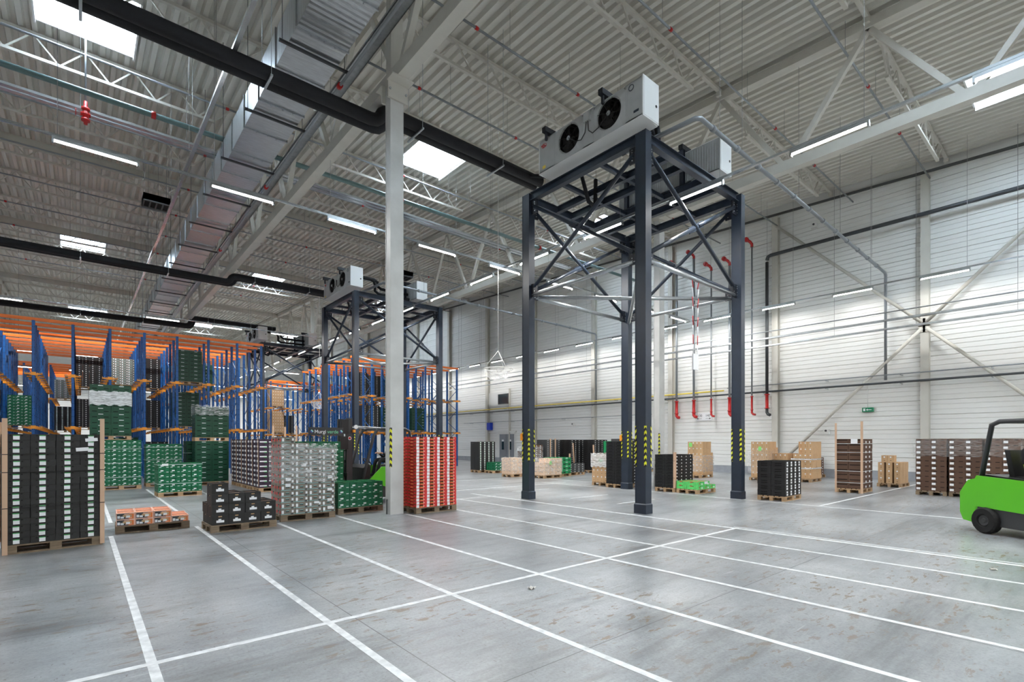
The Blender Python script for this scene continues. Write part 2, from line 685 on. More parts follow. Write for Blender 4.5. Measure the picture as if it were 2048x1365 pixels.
WC = [-7.4 + 6.28 * i for i in range(16)]
pm = panel_mesh(6.28).mesh('wall_panel', ['wall_panel'])
WIN = (33.7, 35.0, 5.3, 6.0)
DOOR = (32.9, 35.4, 0.0, 2.6)
for i, y in enumerate(WC[:8]):
    for k in range(22):
        z = 0.4 + k * PH
        if z > roofz(y) - 0.5:
            continue
        obj('wall_panel', pm, wall_right, (XR - 0.01, y, z))
m = MB()
src = panel_mesh(YF - WC[8])
for k in range(26):
    z = 0.4 + k * PH
    if z > roofz(WC[8]) + 0.8:
        continue
    for fc in src.f:
        m.face([(src.v[j][0] + XR, src.v[j][1] + WC[8], src.v[j][2] + z) for j in fc])
part(wall_right, 'far_cladding', m, ['wall_panel'], kind='stuff', world=False)


def ribbed(name, ax, pos, a, b, sgn, label):
    m = MB()
    z = 0.0
    prof = []
    while z < 18.2:
        prof += [(0.02, z), (0, z + 0.02), (0, z + 0.3), (0.01, z + 0.31), (0.01, z + 0.34), (0, z + 0.35), (0, z + 0.62)]
        z += 0.64
    for (da, za), (db, zb) in zip(prof, prof[1:]):
        if ax == 'X':
            q = [(pos - sgn * da, a, za), (pos - sgn * da, b, za), (pos - sgn * db, b, zb), (pos - sgn * db, a, zb)]
        else:
            q = [(a, pos - sgn * da, za), (b, pos - sgn * da, za), (b, pos - sgn * db, zb), (a, pos - sgn * db, zb)]
        m.face(q)
    struct(name, m, ['wall_panel'], label)


ribbed('wall_left', 'X', XL, YB, YF, 1, 'white clad side wall beyond the racks')
ribbed('wall_far', 'Y', YF, XL, XR + 0.4, -1, 'white clad end wall far behind the racks')
ribbed('wall_near', 'Y', YB, XL, XR + 0.4, 1, 'white clad end wall')

# wall columns (tall cream posts on the side wall)
for i, y in enumerate(WC):
    m = MB()
    h = roofz(y) - 0.55
    m.ibeam((XR - 0.16, y, 0.0), (XR - 0.16, y, h), 0.3, 0.3, 0, 0.03)
    n = len(WC)
    o = thing('wall_column', 'cream steel column on the clad wall, %s counted from the right' % ORD[i], 'column', (XR - 0.16, y, 0), group='cream columns along the clad wall')
    part(o, 'shaft', m, ['cream_paint'])
    m = MB()
    m.box(XR - 0.36, XR - 0.01, y - 0.2, y + 0.2, 0, 0.03)
    part(o, 'base_plate', m, ['cream_paint'])
# wall bracing
for (ya, za, yb, zb, wh) in ((11.35, 13.2, 5.25, 7.0, 'upper diagonal brace'), (5.25, 6.75, 11.35, 0.45, 'lower diagonal brace'),
                             (-0.95, 13.2, 5.1, 7.0, 'upper right diagonal brace'), (5.1, 6.75, -0.95, 0.45, 'lower right diagonal brace')):
    m = MB()
    m.tube([(XR - 0.3, ya, za), (XR - 0.3, yb, zb)], 0.07, 10)
    o = thing('wall_brace', 'cream tubular %s crossing the white clad wall' % wh, 'brace', (XR - 0.3, ya, za))
    part(o, 'tube', m, ['cream_paint'])
    for (y, z) in ((ya, za), (yb, zb)):
        m = MB()
        m.box(XR - 0.33, XR - 0.27, y - 0.12, y + 0.12, z - 0.18, z + 0.18)
        part(o, 'end_plate', m, ['cream_paint'])
# eaves purlin and dark pipe line under the roof edge
m = MB()
m.bar((XR - 0.2, YB, roofz(YB) - 0.42), (XR - 0.2, YF, roofz(YF) - 0.42), 0.09, 0.1)
struct('trim_1', m, ['grey_dark'], 'dark eaves member running along the top of the clad wall')

# ------------------------------------------------------------------ roof joists (along X)
TOPN = [1.86 + 1.29 * i for i in range(7)]
SPANS = [(-5.6, 5.85), (5.85, 17.3), (17.3, 28.4)]
SPANNAME = ['left of the nearest column row', 'between the two big girders', 'beside the clad wall']
webm = {}


def web_mesh(dx, dz):
    k = (round(dx, 3), round(dz, 3))
    if k not in webm:
        m = MB()
        m.bar((0, 0, 0), (dx, 0, dz), 0.045, 0.045)
        webm[k] = m.mesh('web_bar', ['cream_paint'])
    return webm[k]


def joist(Y, x0, x1, si, near, num, ext=''):
    z = roofz(Y) - 0.05
    L = x1 - x0
    sc = L / 11.45
    o = thing('roof_joist', 'cream lattice roof joist, %s from the viewer, %s%s' % (ORD[num], ext, SPANNAME[si]), 'joist', (x0, Y, z), group='roof joists ' + SPANNAME[si])
    m = MB()
    m.box(x0 + 0.05, x1 - 0.05, Y - 0.06, Y + 0.06, z - 0.05, z + 0.05)
    m.box(x0 + 0.05, x0 + 0.25, Y - 0.08, Y + 0.08, z - 0.2, z - 0.05)
    m.box(x1 - 0.25, x1 - 0.05, Y - 0.08, Y + 0.08, z - 0.2, z - 0.05)
    part(o, 'top_chord', m, ['cream_paint'])
    if num in (7, 10, 14):
        m = MB()
        m.box(x0 + 0.1, x1 - 0.1, Y - 0.12, Y - 0.07, z - 0.42, z - 0.06)
        part(o, 'shadow_strip', m, ['cream_paint'])  # added strip, stands in for the deck's scallop shadow along the chord
    D = 0.74
    m = MB()
    m.box(x0 + 1.95 * sc, x1 - 1.95 * sc, Y - 0.05, Y + 0.05, z - D - 0.045, z - D + 0.045)
    part(o, 'bottom_chord', m, ['cream_paint'])
    tn = [t * sc for t in TOPN]
    bn = [(t + 0.645) * sc for t in TOPN[:-1]]
    segs = []
    for i, b in enumerate(bn):
        segs += [(tn[i], 0, b, -D), (b, -D, tn[i + 1], 0)]
    segs += [(tn[0] - 0.55 * sc, 0, 2.0 * sc, -D), (L - tn[0] * 1.0 + 0.55 * sc, 0, L - 2.0 * sc, -D)]
    if near:
        for a, b, c, d in segs:
            me = web_mesh(c - a, d - b)
            obj('web_bar', me, o, (a, 0, b))
    else:
        m = MB()
        for a, b, c, d in segs:
            m.bar((x0 + a, Y, z + b), (x0 + c, Y, z + d), 0.045, 0.045)
        part(o, 'web', m, ['cream_paint'], kind='stuff')


for k in range(-1, 20):
    Y = 4.45 + 4.4 * k
    for si, (x0, x1) in enumerate(SPANS):
        joist(Y, x0, x1, si, 0 <= k <= 3, k + 1)
    if k >= 0:
        joist(Y, -17.0, -5.6, 0, False, k + 1, 'far ')


# ------------------------------------------------------------------ roof girders (along Y)
def girder(X, label):
    o = thing('roof_girder', label, 'girder', (X, 0, 10.45))
    y0, y1 = -6.5, 84.0
    m = MB()
    m.box(X - 0.14, X + 0.14, y0, y1, 10.45, 10.77)
    part(o, 'bottom_chord', m, ['cream_paint'])
    m = MB()
    a, b = Vector((X, y0, roofz(y0) - 0.22)), Vector((X, y1, roofz(y1) - 0.22))
    m.bar(a, b, 0.28, 0.26)
    part(o, 'top_chord', m, ['cream_paint'])
    k = -2
    while True:
        yb = 6.65 + 4.4 * k
        if yb > y1 - 3:
            break
        for s in (-1, 1):
            yt = yb + 2.2 * s
            if yt > y0:
                m = MB()
                m.bar((X, yb + 0.12 * s, 10.7), (X, yt, roofz(yt) - 0.3), 0.15, 0.15, 0, (0, 1, 0))
                part(o, 'diagonal', m, ['cream_paint'])
        k += 1
    return o


girder(5.85, 'deep cream lattice girder carried by the tall nearest column')
girder(17.3, 'deep cream lattice girder beyond the nearest fan tower')
girder(-5.6, 'deep cream lattice girder over the left racks')


def column(X, Y, label, tape=True, group=None):
    o = thing('steel_column', label, 'column', (X, Y, 0), group=group)
    m = MB()
    # rolled I column: flanges face X, with the web boxed in slightly recessed
    m.box(X - 0.175, X + 0.175, Y - 0.13, Y - 0.105, 0, 10.4)
    m.box(X - 0.175, X + 0.175, Y + 0.105, Y + 0.13, 0, 10.4)
    m.box(X - 0.165, X + 0.165, Y - 0.105, Y + 0.105, 0, 10.4)
    part(o, 'shaft', m, ['column_paint'])
    m = MB()
    m.box(X - 0.16, X + 0.16, Y - 0.12, Y + 0.12, 10.4, roofz(Y) - 0.3)
    part(o, 'post_head', m, ['cream_paint'])
    for s in (-1, 1):
        m = MB()
        m.box(X - 0.26, X + 0.26, Y + s * 0.16 - 0.025, Y + s * 0.16 + 0.025, 10.02, 10.45)
        m.box(X - 0.28, X + 0.28, Y + s * 0.3 - 0.15, Y + s * 0.3 + 0.15, 10.42, 10.45)
        for dx in (-0.21, 0.21):
            m.tube([(X + dx, Y + s * 0.18, 10.23), (X + dx, Y + s * 0.21, 10.23)], 0.03, 8, 1)
        part(o, 'bearing_plate', m, ['cream_paint', 'bolt'])
    if tape:
        m = MB()
        m.box(X - 0.18, X - 0.135, Y - 0.136, Y - 0.1301, 1.15, 2.1)
        m.box(X - 0.181, X - 0.1752, Y - 0.132, Y - 0.09, 1.15, 2.1)
        part(o, 'hazard_tape', m, ['hazard_stripes'], 'yellow and black striped edge tape')
        m = MB()
        m.tube([(X - 0.19, Y + 0.03, 0.0), (X - 0.19, Y + 0.03, 0.3), (X - 0.185, Y + 0.03, 0.36)], [0.012, 0.012, 0.02], 8)
        part(o, 'earthing_lug', m, ['pipe_dark'])
    return o


column(5.85, 11.3, 'tall off-white steel column with hazard tape, beside the red carton stack')
column(17.3, 11.4, 'off-white steel column seen just behind the nearest dark fan tower')
for X in (5.85, 17.3):
    column(X, 50.5, 'off-white roof column far back among the racks', False, 'far roof columns')

# ------------------------------------------------------------------ ventilation duct
DX0, DX1, DZ0, DZ1 = 3.64, 4.79, 10.95, 11.85
duct = thing('ventilation_duct', 'long rectangular galvanised ventilation duct hanging under the roof', 'duct', ((DX0 + DX1) / 2, 0, DZ0))
y = -4.0
ii = 0
while y < 70:
    m = MB()
    y2 = y + 1.56
    # cross-broken side walls with stiffening swages
    n = 10
    for j in range(n):
        a, b = y + 0.02 + (y2 - y - 0.04) * j / n, y + 0.02 + (y2 - y - 0.04) * (j + 1) / n
        c = (a + b) / 2
        e = 0.004
        for (p, q, u, v) in ((a, c, 0, e), (c, b, e, 0)):
            m.face([(DX0 - u, p, DZ0), (DX0 - u, p, DZ1), (DX0 - v, q, DZ1), (DX0 - v, q, DZ0)])
            m.face([(DX1 + u, p, DZ0), (DX1 + v, q, DZ0), (DX1 + v, q, DZ1), (DX1 + u, p, DZ1)])
            m.face([(DX0, p, DZ0 - u), (DX0, q, DZ0 - v), (DX1, q, DZ0 - v), (DX1, p, DZ0 - u)])
            m.face([(DX0, p, DZ1), (DX1, p, DZ1), (DX1, q, DZ1), (DX0, q, DZ1)])
    sec = part(duct, 'duct_section', m, ['duct_metal'])
    m = MB()
    e = 0.035
    m.box(DX0 - e, DX0, y - 0.02, y + 0.02, DZ0 - e, DZ1 + e)
    m.box(DX1, DX1 + e, y - 0.02, y + 0.02, DZ0 - e, DZ1 + e)
    m.box(DX0, DX1, y - 0.02, y + 0.02, DZ0 - e, DZ0)
    m.box(DX0, DX1, y - 0.02, y + 0.02, DZ1, DZ1 + e)
    for u in (0.3, 0.6, 0.85):
        m.box(DX0 + u, DX0 + u + 0.04, y - 0.035, y + 0.035, DZ0 - e - 0.02, DZ0 - e)
    part(sec, 'flange', m, ['galv'])
    if ii % 2 == 0:
        m = MB()
        yy = y + 0.55
        m.box(DX0 - 0.22, DX1 + 0.28, yy - 0.03, yy + 0.03, DZ0 - 0.1, DZ0 - 0.045)
        for xx in (DX0 - 0.15, DX1 + 0.15):
            m.tube([(xx, yy, DZ0 - 0.1), (xx, yy, roofz(yy))], 0.008, 5)
        part(duct, 'hanger', m, ['pipe_dark'])
    y = y2
    ii += 1


# ------------------------------------------------------------------ pipes and trays
def rods(root, pts, zt=None, r=0.007):
    m = MB()
    for (x, y, z) in pts:
        m.tube([(x, y, z), (x, y, zt if zt else roofz(y) + 0.05)], r, 4, 0, False)
    return part(root, 'hanger_rods', m, ['wire'])


def insulated(Y, label, x1=11.6, zr=10.36):
    o = thing('insulated_pipe', label, 'pipe', (5.85, Y, 10))
    for j, dy in enumerate((-0.145, 0.145)):
        m = MB()
        pts = [(-16.5, Y + dy, 10.0), (5.72 + dy * 0.6, Y + dy, 10.0), (5.86 + dy * 0.6, Y + dy, 10.03), (5.96 + dy * 0.6, Y + dy, 10.12), (6.02 + dy * 0.6, Y + dy, 10.24), (6.12 + dy * 0.6, Y + dy, zr - 0.03), (6.28, Y + dy, zr), (x1, Y + dy, zr)]
        m.tube(pts, 0.155, 14)
        part(o, 'pipe_run', m, ['black_foam'])
    pts = []
    for x in (-12, -8, -4, 0, 3.2, 7.0, 9.8):
        m = MB()
        z = 10.0 if x < 6 else zr
        m.box(x - 0.025, x + 0.025, Y - 0.42, Y + 0.42, z - 0.2, z - 0.16)
        for dy in (-0.38, 0.38):
            m.tube([(x, Y + dy, z - 0.18), (x, Y + dy, roofz(Y))], 0.007, 5)
        part(o, 'pipe_hanger', m, ['galv'])
    return o


insulated(12.3, 'thick black insulated twin pipe crossing to the nearest fan tower')
insulated(29.45, 'black insulated twin pipe leading to the middle fan tower')
insulated(42.3, 'black insulated twin pipe leading to the farthest fan tower', 11.6, 10.6)

o = thing('sprinkler_main', 'grey green sprinkler main running across under the joists', 'pipe', (0, 19.46, 12.05))
m = MB()
m.tube([(-16, 19.46, 12.05), (27.5, 19.46, 12.05)], 0.085, 12)
part(o, 'pipe_run', m, ['pipe_green'])
for x in (-6.5, 1.75, 10.4, 18.5):
    m = MB()
    m.tube([(x - 0.06, 19.46, 12.05), (x + 0.06, 19.46, 12.05)], 0.11, 12)
    part(o, 'coupling', m, ['red'], 'red pipe coupling')
rods(o, [(x, 19.46, 12.1) for x in (-4, 0.0, 2.8, 5, 8, 11, 14, 17)])
o = thing('cable_tray', 'bright twin galvanised cable tray beside the grey green sprinkler main', 'cable tray', (0, 20.65, 12.05))
for dy in (-0.12, 0.12):
    m = MB()
    m.box(-16, 22, 20.65 + dy - 0.08, 20.65 + dy + 0.08, 12.01, 12.02)
    m.box(-16, 22, 20.65 + dy - 0.085, 20.65 + dy - 0.075, 12.01, 12.09)
    m.box(-16, 22, 20.65 + dy + 0.075, 20.65 + dy + 0.085, 12.01, 12.09)
    part(o, 'tray_run', m, ['galv_light'])
rods(o, [(x, 20.65, 12.05) for x in (-4, 0.0, 2.8, 5, 8, 11, 14, 17)])
# branch sprinkler lines close to the deck
for n, Y in enumerate((4.95, 7.8, 11.24, 14.35, 20.4, 24.7, 29.0, 33.2, 37.5, 41.9, 46.2, 50.6)):
    z = 13.15 if Y < 16 else roofz(Y) - 1.0
    o = thing('sprinkler_branch', 'thin grey sprinkler branch pipe under the deck, %s from the viewer' % ORD[n], 'pipe', (6, Y, z), group='thin sprinkler branch pipes')
    m = MB()
    m.tube([(-14 if Y > 16 else 6.2, Y, z), (27.9, Y, z)], 0.035, 6)
    part(o, 'pipe_run', m, ['pipe_grey'])
    m = MB()
    pts = []
    for x in ([8.3, 12.4, 19.2, 23] if Y < 16 else [-3, 4.0, 11, 20]):
        m = MB()
        m.tube([(x - 0.05, Y, z), (x + 0.05, Y, z)], 0.05, 8)
        part(o, 'coupling', m, ['red'], 'red pipe coupling')
    rods(o, [(x, Y, z) for x in (7, 9.5, 12, 14.5, 17, 20, 23, 26)])
# red sprinkler valve left
o = thing('sprinkler_valve', 'red sprinkler valve hanging beside the silver cable tray at left', 'valve', (0.12, 20.3, 11.8))
m = MB()
m.lathe((0.12, 20.3, 11.5), (0, 0, 1), [(0, 0), (0.05, 0), (0.05, 0.1), (0.11, 0.1), (0.11, 0.16), (0.07, 0.18), (0.1, 0.3), (0.07, 0.42), (0.11, 0.44), (0.11, 0.5), (0.05, 0.5), (0.05, 0.7), (0, 0.7)], 14)
m.tube([(0.0, 20.3, 11.8), (0.24, 20.3, 11.8)], 0.06, 10)
part(o, 'valve_body', m, ['red'])
m = MB()
m.tube([(0.12, 20.3, 12.2), (0.12, 20.3, 14.72)], 0.025, 8)
part(o, 'riser', m, ['pipe_grey'])
m = MB()
m.lathe((-0.12, 20.3, 11.8), (1, 0, 0), [(0, 0), (0.1, 0), (0.1, 0.02), (0, 0.02)], 12)
part(o, 'handwheel', m, ['red'])

# silver tray running away from the camera left of the duct
o = thing('conduit_run', 'slim silver conduit tray running back beside the ventilation duct', 'cable tray', (2.5, 0, 10.4))
m = MB()
m.bar((2.5, -2, 9.9), (2.5, 60, 10.95), 0.09, 0.07)
part(o, 'tray_run', m, ['galv_light'])
rods(o, [(2.5, y, 10.2 + 0.017 * y) for y in range(2, 60, 4)])
o = thing('cable_tray', 'narrow grey cable tray along the right edge of the ventilation duct', 'cable tray', (5.35, 0, 11.35))
m = MB()
m.box(5.2, 5.5, -4, 60, 11.3, 11.31)
m.box(5.2, 5.215, -4, 60, 11.3, 11.37)
m.box(5.485, 5.5, -4, 60, 11.3, 11.37)
part(o, 'tray_run', m, ['galv'])
o = thing('sprinkler_riser', 'grey pipe with a red coupling running beside the narrow cable tray', 'pipe', (5.05, 0, 10.75))
m = MB()
m.tube([(5.0, -4, 10.78), (5.0, 60, 10.78)], 0.035, 8)
part(o, 'pipe_run', m, ['pipe_grey'])
m = MB()
for yy in (12.6, 19.3, 27.0):
    m = MB()
    m.tube([(5.0, yy - 0.06, 10.78), (5.0, yy + 0.06, 10.78)], 0.07, 8)
    part(o, 'coupling', m, ['red'], 'red pipe coupling')


# small ceiling air unit boxes
def ceiling_box(x, y, z, label):
    o = thing('air_unit', label, 'air unit', (x, y, z))
    m = MB()
    m.box(x - 0.45, x + 0.45, y - 0.4, y + 0.4, z + 0.04, z + 0.3)
    m.grid((x - 0.45, y - 0.4, z), (1, 0, 0), (0, 1, 0), (0, 0, -1), 0.9, 0.8, [(0.06 + 0.21 * i, 0.22 + 0.21 * i, 0.08, 0.72) for i in range(4)], 0.03, 0, 1)
    m.box(x - 0.45, x + 0.45, y - 0.4, y - 0.385, z, z + 0.3)
    m.box(x - 0.45, x - 0.435, y - 0.4, y + 0.4, z, z + 0.3)
    part(o, 'casing', m, ['grey_dark', 'hole'])
    rods(o, [(x + dx, y + dy, z + 0.3) for dx in (-0.4, 0.4) for dy in (-0.35, 0.35)])


ceiling_box(2.35, 25.2, 11.4, 'small dark slatted air unit under the deck left of the duct')
ceiling_box(13.2, 24.6, 10.6, 'small dark slatted air unit hanging between the two fan towers')

# wall side trays and pipes
for (x, z, wd, hh, mt, lb) in ((27.3, 7.5, 0.03, 0.05, 'galv', 'thin grey tray rail along the clad wall, topmost of the three'),
                               (27.3, 7.12, 0.16, 0.09, 'galv_light', 'bright galvanised tray along the clad wall, middle of the three'),
                               (27.3, 6.74, 0.16, 0.08, 'galv_light', 'bright galvanised tray along the clad wall, lowest of the three')):
    o = thing('cable_tray', lb, 'cable tray', (x, 0, z))
    m = MB()
    m.box(x - wd / 2, x + wd / 2, YB + 1, 75, z, z + 0.012)
    m.box(x - wd / 2, x - wd / 2 + 0.012, YB + 1, 75, z, z + hh)
    m.box(x + wd / 2 - 0.012, x + wd / 2, YB + 1, 75, z, z + hh)
    part(o, 'tray_run', m, [mt])
    rods(o, [(x, -4 + 3.1 * i, z) for i in range(24)])
for (z, r, mt, lb, y1, y0) in ((4.7, 0.04, 'yellow', 'yellow gas pipe running low along the clad wall', 70, 14.2), (4.46, 0.05, 'pipe_dark', 'dark pipe running low along the clad wall under the yellow pipe', 70, -8),
                               (4.82, 0.025, 'pipe_grey', 'thin grey pipe running along the clad wall above the dark pipe', 14.0, -8), (3.55, 0.02, 'pipe_grey', 'thin grey conduit low on the clad wall near the door', 40, 19)):
    o = thing('wall_pipe', lb, 'pipe', (28.05, y0, z))
    m = MB()
    m.tube([(28.02, y0, z), (28.02, y1, z)], r, 8)
    part(o, 'pipe_run', m, [mt])
    for yy in range(int(y0) + 2, min(int(y1), 40), 3):
        m = MB()
        m.box(28.02 - 0.015, XR, yy - 0.02, yy + 0.02, z - r - 0.03, z - r)
        part(o, 'pipe_clip', m, ['galv'])
# upper black fire main on the wall with drop
o = thing('fire_main', 'thick black fire pipe high on the clad wall dropping to a red valve', 'pipe', (28.0, 11.75, 3.3))
m = MB()
m.tube([(28.0, -8, 11.72), (28.0, 11.6, 11.72), (28.0, 11.75, 11.67), (28.0, 11.8, 11.5)], 0.09, 10)
part(o, 'pipe_run', m, ['pipe_dark'])
m = MB()
m.tube([(28.0, 11.8, 11.4), (28.0, 11.8, 4.3)], 0.08, 10)
part(o, 'drop_pipe', m, ['pipe_dark'])
m = MB()
m.lathe((28.0, 11.8, 3.55), (0, 0, 1), [(0.05, 0), (0.13, 0.0), (0.13, 0.04), (0.08, 0.05), (0.08, 0.72), (0.13, 0.74), (0.13, 0.78), (0.05, 0.78)], 12)
part(o, 'valve_sleeve', m, ['red'], 'red flanged sleeve')
m = MB()
m.tube([(28.0, 11.8, 3.55), (28.0, 11.8, 3.35), (27.95, 11.72, 3.24), (27.9, 11.6, 3.2)], 0.08, 10)
part(o, 'outlet_elbow', m, ['pipe_dark'])
for n, (Y, zt, wh) in enumerate(((17.2, 12.6, 'far left'), (16.05, 12.9, 'second from left'), (14.95, 11.9, 'third from left'), (13.85, 11.9, 'fourth from left'), (12.6, 12.6, 'slim fifth'))):
    r = 0.07 if n in (0, 1, 3) else 0.045
    o = thing('fire_riser', 'grey fire riser with red lower sleeve on the clad wall, %s' % wh, 'pipe', (28.0, Y, 3.4), group='fire risers on the clad wall')
    m = MB()
    m.tube([(28.0, Y, 4.3), (28.0, Y, zt)], r, 8)
    part(o, 'pipe_run', m, ['pipe_grey'])
    m = MB()
    m.tube([(28.0, Y, zt - 0.15), (28.0, Y, zt), (27.9, Y + 0.05, zt + 0.12), (27.4, Y + 0.1, zt + 0.18)], 0.075, 8)
    m.tube([(27.6, Y + 0.08, zt + 0.14), (27.45, Y + 0.09, zt + 0.17)], 0.12, 8)
    part(o, 'top_coupling', m, ['red'], 'red top elbow')
    m = MB()
    m.lathe((28.0, Y, 3.5), (0, 0, 1), [(r, 0), (r * 1.7, 0.0), (r * 1.7, 0.04), (r * 1.2, 0.05), (r * 1.2, 0.72), (r * 1.7, 0.74), (r * 1.7, 0.78), (r, 0.78)], 12)
    m.tube([(28.0, Y, 3.5), (28.0, Y, 3.36), (27.96, Y - 0.1, 3.27), (27.93, Y - 0.22, 3.25)], r * 1.3, 10)
    part(o, 'valve_sleeve', m, ['red'], 'red flanged sleeve and elbow')
# drain pipes from the towers to the wall
for (Y, lb) in ((6.57, 'grey plastic drain pipe from the nearest tower down the clad wall'), (23.7, 'grey drain pipe from the middle tower to the clad wall')):
    o = thing('drain_pipe', lb, 'pipe', (11.7, Y, 9.8))
    m = MB()
    m.tube([(11.6, Y + 4.2, 9.95), (11.7, Y + 0.1, 9.85), (11.8, Y, 9.84), (28.0, Y, 9.5), (28.1, Y, 9.4), (28.1, Y, 4.6)], 0.06, 10)
    part(o, 'pipe_run', m, ['pipe_grey'])
    for i in range(12):
        m = MB()
        x = 12.4 + 1.3 * i
        z = 9.84 - 0.34 * (x - 11.8) / 16.2
        m.tube([(x - 0.06, Y, z), (x + 0.06, Y, z - 0.002)], 0.078, 10)
        part(o, 'pipe_socket', m, ['pipe_grey'])
    rods(o, [(x, Y, 9.75) for x in (14, 18, 22, 26)])


# ------------------------------------------------------------------ lamps
m = MB()
m.box(-0.8, 0.8, -0.028, 0.028, 0.0, 0.08)
m.box(-0.8, 0.8, -0.034, 0.034, -0.003, 0.0)
m.box(-0.8, -0.76, -0.045, 0.045, -0.075, 0.03)
m.box(0.76, 0.8, -0.045, 0.045, -0.075, 0.03)
lamp_body = m.mesh('housing', ['galv_light'])
m = MB()
m.tube([(-0.76, 0, -0.03), (0.76, 0, -0.03)], 0.022, 8)
lamp_tube = m.mesh('light_tube', ['lamp_tube'])
LIGHTS = {}


def strip_light(parent, up, k=1.0):
    key = (up, k)
    if key not in LIGHTS:
        l = bpy.data.lights.new('strip_light', 'AREA')
        l.shape = 'RECTANGLE'
        l.size, l.size_y = 1.5, 0.05
        l.energy = (UP if up else DOWN) * k
        l.color = (1.0, 0.98, 0.95)
        LIGHTS[key] = l
    o = bpy.data.objects.new('strip_light', LIGHTS[key])
    C.objects.link(o)
    o.parent = parent
    o.location = (0, 0, 0.1 if up else -0.056)
    o.rotation_euler = (math.pi if up else 0, 0, 0)


def lamp_rail(axis, pos, a, b, s0, pitch, label, z=8.63, lamps=True):
    loc = (a, pos, z) if axis == 'X' else (pos, a, z)
    o = thing('lamp_rail', 'long white suspended lamp rail ' + label, 'lamp rail', loc)
    m = MB()
    if axis == 'X':
        m.box(a, b, pos - 0.035, pos + 0.035, z + 0.075, z + 0.13)
    else:
        m.box(pos - 0.035, pos + 0.035, a, b, z + 0.075, z + 0.13)
    part(o, 'rail', m, ['galv_light'])
    pts = []
    t = s0
    while t < b:
        if t > a:
            pts.append(t)
        t += pitch
    rods(o, [((t, pos, z + 0.13) if axis == 'X' else (pos, t, z + 0.13)) for t in pts for t in (t + 0.1,)], None, 0.006)
    for n, t in enumerate(pts):
        c = t + 0.8
        loc = (c, pos, z) if axis == 'X' else (pos, c, z)
        o = thing('strip_lamp', 'lit strip lamp, %s of the rail %s' % (ORD[n], label), 'lamp', loc, 0 if axis == 'X' else math.pi / 2, 'strip lamps on the rail ' + label)
        obj('housing', lamp_body, o)
        obj('light_tube', lamp_tube, o)
        kk = 0.5 if pos == 26.9 else 1.0
        strip_light(o, False, kk)
        strip_light(o, True, kk)  # added uplight above the housing, brightens the roof deck


lamp_rail('X', 15.5, -16, 27, -0.5 - 3.13 * 4, 3.13, 'passing behind the tall nearest column')
lamp_rail('Y', 12.9, -7, 62, 3.3 - 3.25 * 3, 3.25, 'running through the three fan towers')
lamp_rail('Y', 26.9, -7, 62, 3.5 - 3.24 * 3, 3.24, 'along the clad side wall')
lamp_rail('X', 34.1, -16, 12, -0.5 - 3.2 * 4, 3.2, 'above the front of the racks')
lamp_rail('X', -3.1, -16, 27, -0.5 - 3.13 * 4, 3.13, 'unseen behind the viewpoint')  # unseen rail on the regular spacing, extra light around the camera
lamp_rail('X', 52.7, -16, 27, -0.5 - 3.13 * 4, 3.13, 'far back over the racks')
lamp_rail('X', 70.5, -16, 27, -0.5 - 3.13 * 4, 3.13, 'added to brighten the far end wall')  # rail added to brighten the end wall behind the racks
lamp_rail('X', 85.0, -16, 27, -0.5 - 3.13 * 4, 3.13, 'added for light close to the far end wall')  # second rail added for the brightness of the end wall
for x, wh in ((-3, 'left'), (0.2, 'middle'), (3.4, 'right')):
    o = thing('strip_lamp', 'lit white strip lamp between the two left rack blocks, %s one' % wh, 'lamp', (x, 45.0, 6.6), 0, 'strip lamps between the left rack blocks')
    obj('housing', lamp_body, o)
    obj('light_tube', lamp_tube, o)
    m = MB()
    m.tube([(x, 45, 6.67), (x, 45, roofz(45))], 0.006, 4)
    part(o, 'hanger_rod', m, ['wire'])


# ------------------------------------------------------------------ fan towers
def leg_mesh(h):
    m = MB()
    hx, hy = 0.12, 0.155
    m.box(-hx, hx, -hy, -hy + 0.02, 0, h)
    m.box(-hx, hx, hy - 0.02, hy, 0, h)
    m.box(-hx + 0.008, hx - 0.008, -hy + 0.02, hy - 0.02, 0, h)
    return m.mesh('leg', ['slate'])


LEGM = leg_mesh(9.37)
m = MB()
for a, b, z0, z1 in ((0.14, 0.175, 0, 0.22),):
    m.box(-a, a, -b, b, z0, z1)
m.hexa([(-0.14, -0.175, 0.22), (0.14, -0.175, 0.22), (0.14, 0.175, 0.22), (-0.14, 0.175, 0.22), (-0.122, -0.157, 0.25), (0.122, -0.157, 0.25), (0.122, 0.157, 0.25), (-0.122, 0.157, 0.25)])
BASEM = m.mesh('base_guard', ['slate'])
m = MB()
for sx in (-1, 1):
    for sy in (-1, 1):
        m.box(min(sx * 0.121, sx * 0.085), max(sx * 0.121, sx * 0.085), sy * 0.156 - 0.003, sy * 0.156 + 0.003, 1.15, 2.15)
        m.box(sx * 0.1225 - 0.002, sx * 0.1225 + 0.002, min(sy * 0.156, sy * 0.11), max(sy * 0.156, sy * 0.11), 1.15, 2.15)
TAPEM = m.mesh('hazard_tape', ['hazard_stripes'])
m = MB()
m.box(-0.02, 0.02, -0.19, 0.19, -0.2, 0.2)
for dy in (-0.1, 0.1):
    for dz in (-0.12, -0.04, 0.08, 0.14):
        for s in (-1, 1):
            m.tube([(s * 0.02, dy, dz), (s * 0.035, dy, dz)], 0.016, 6, 1)
GUSM = m.mesh('gusset', ['slate_dark', 'bolt'])


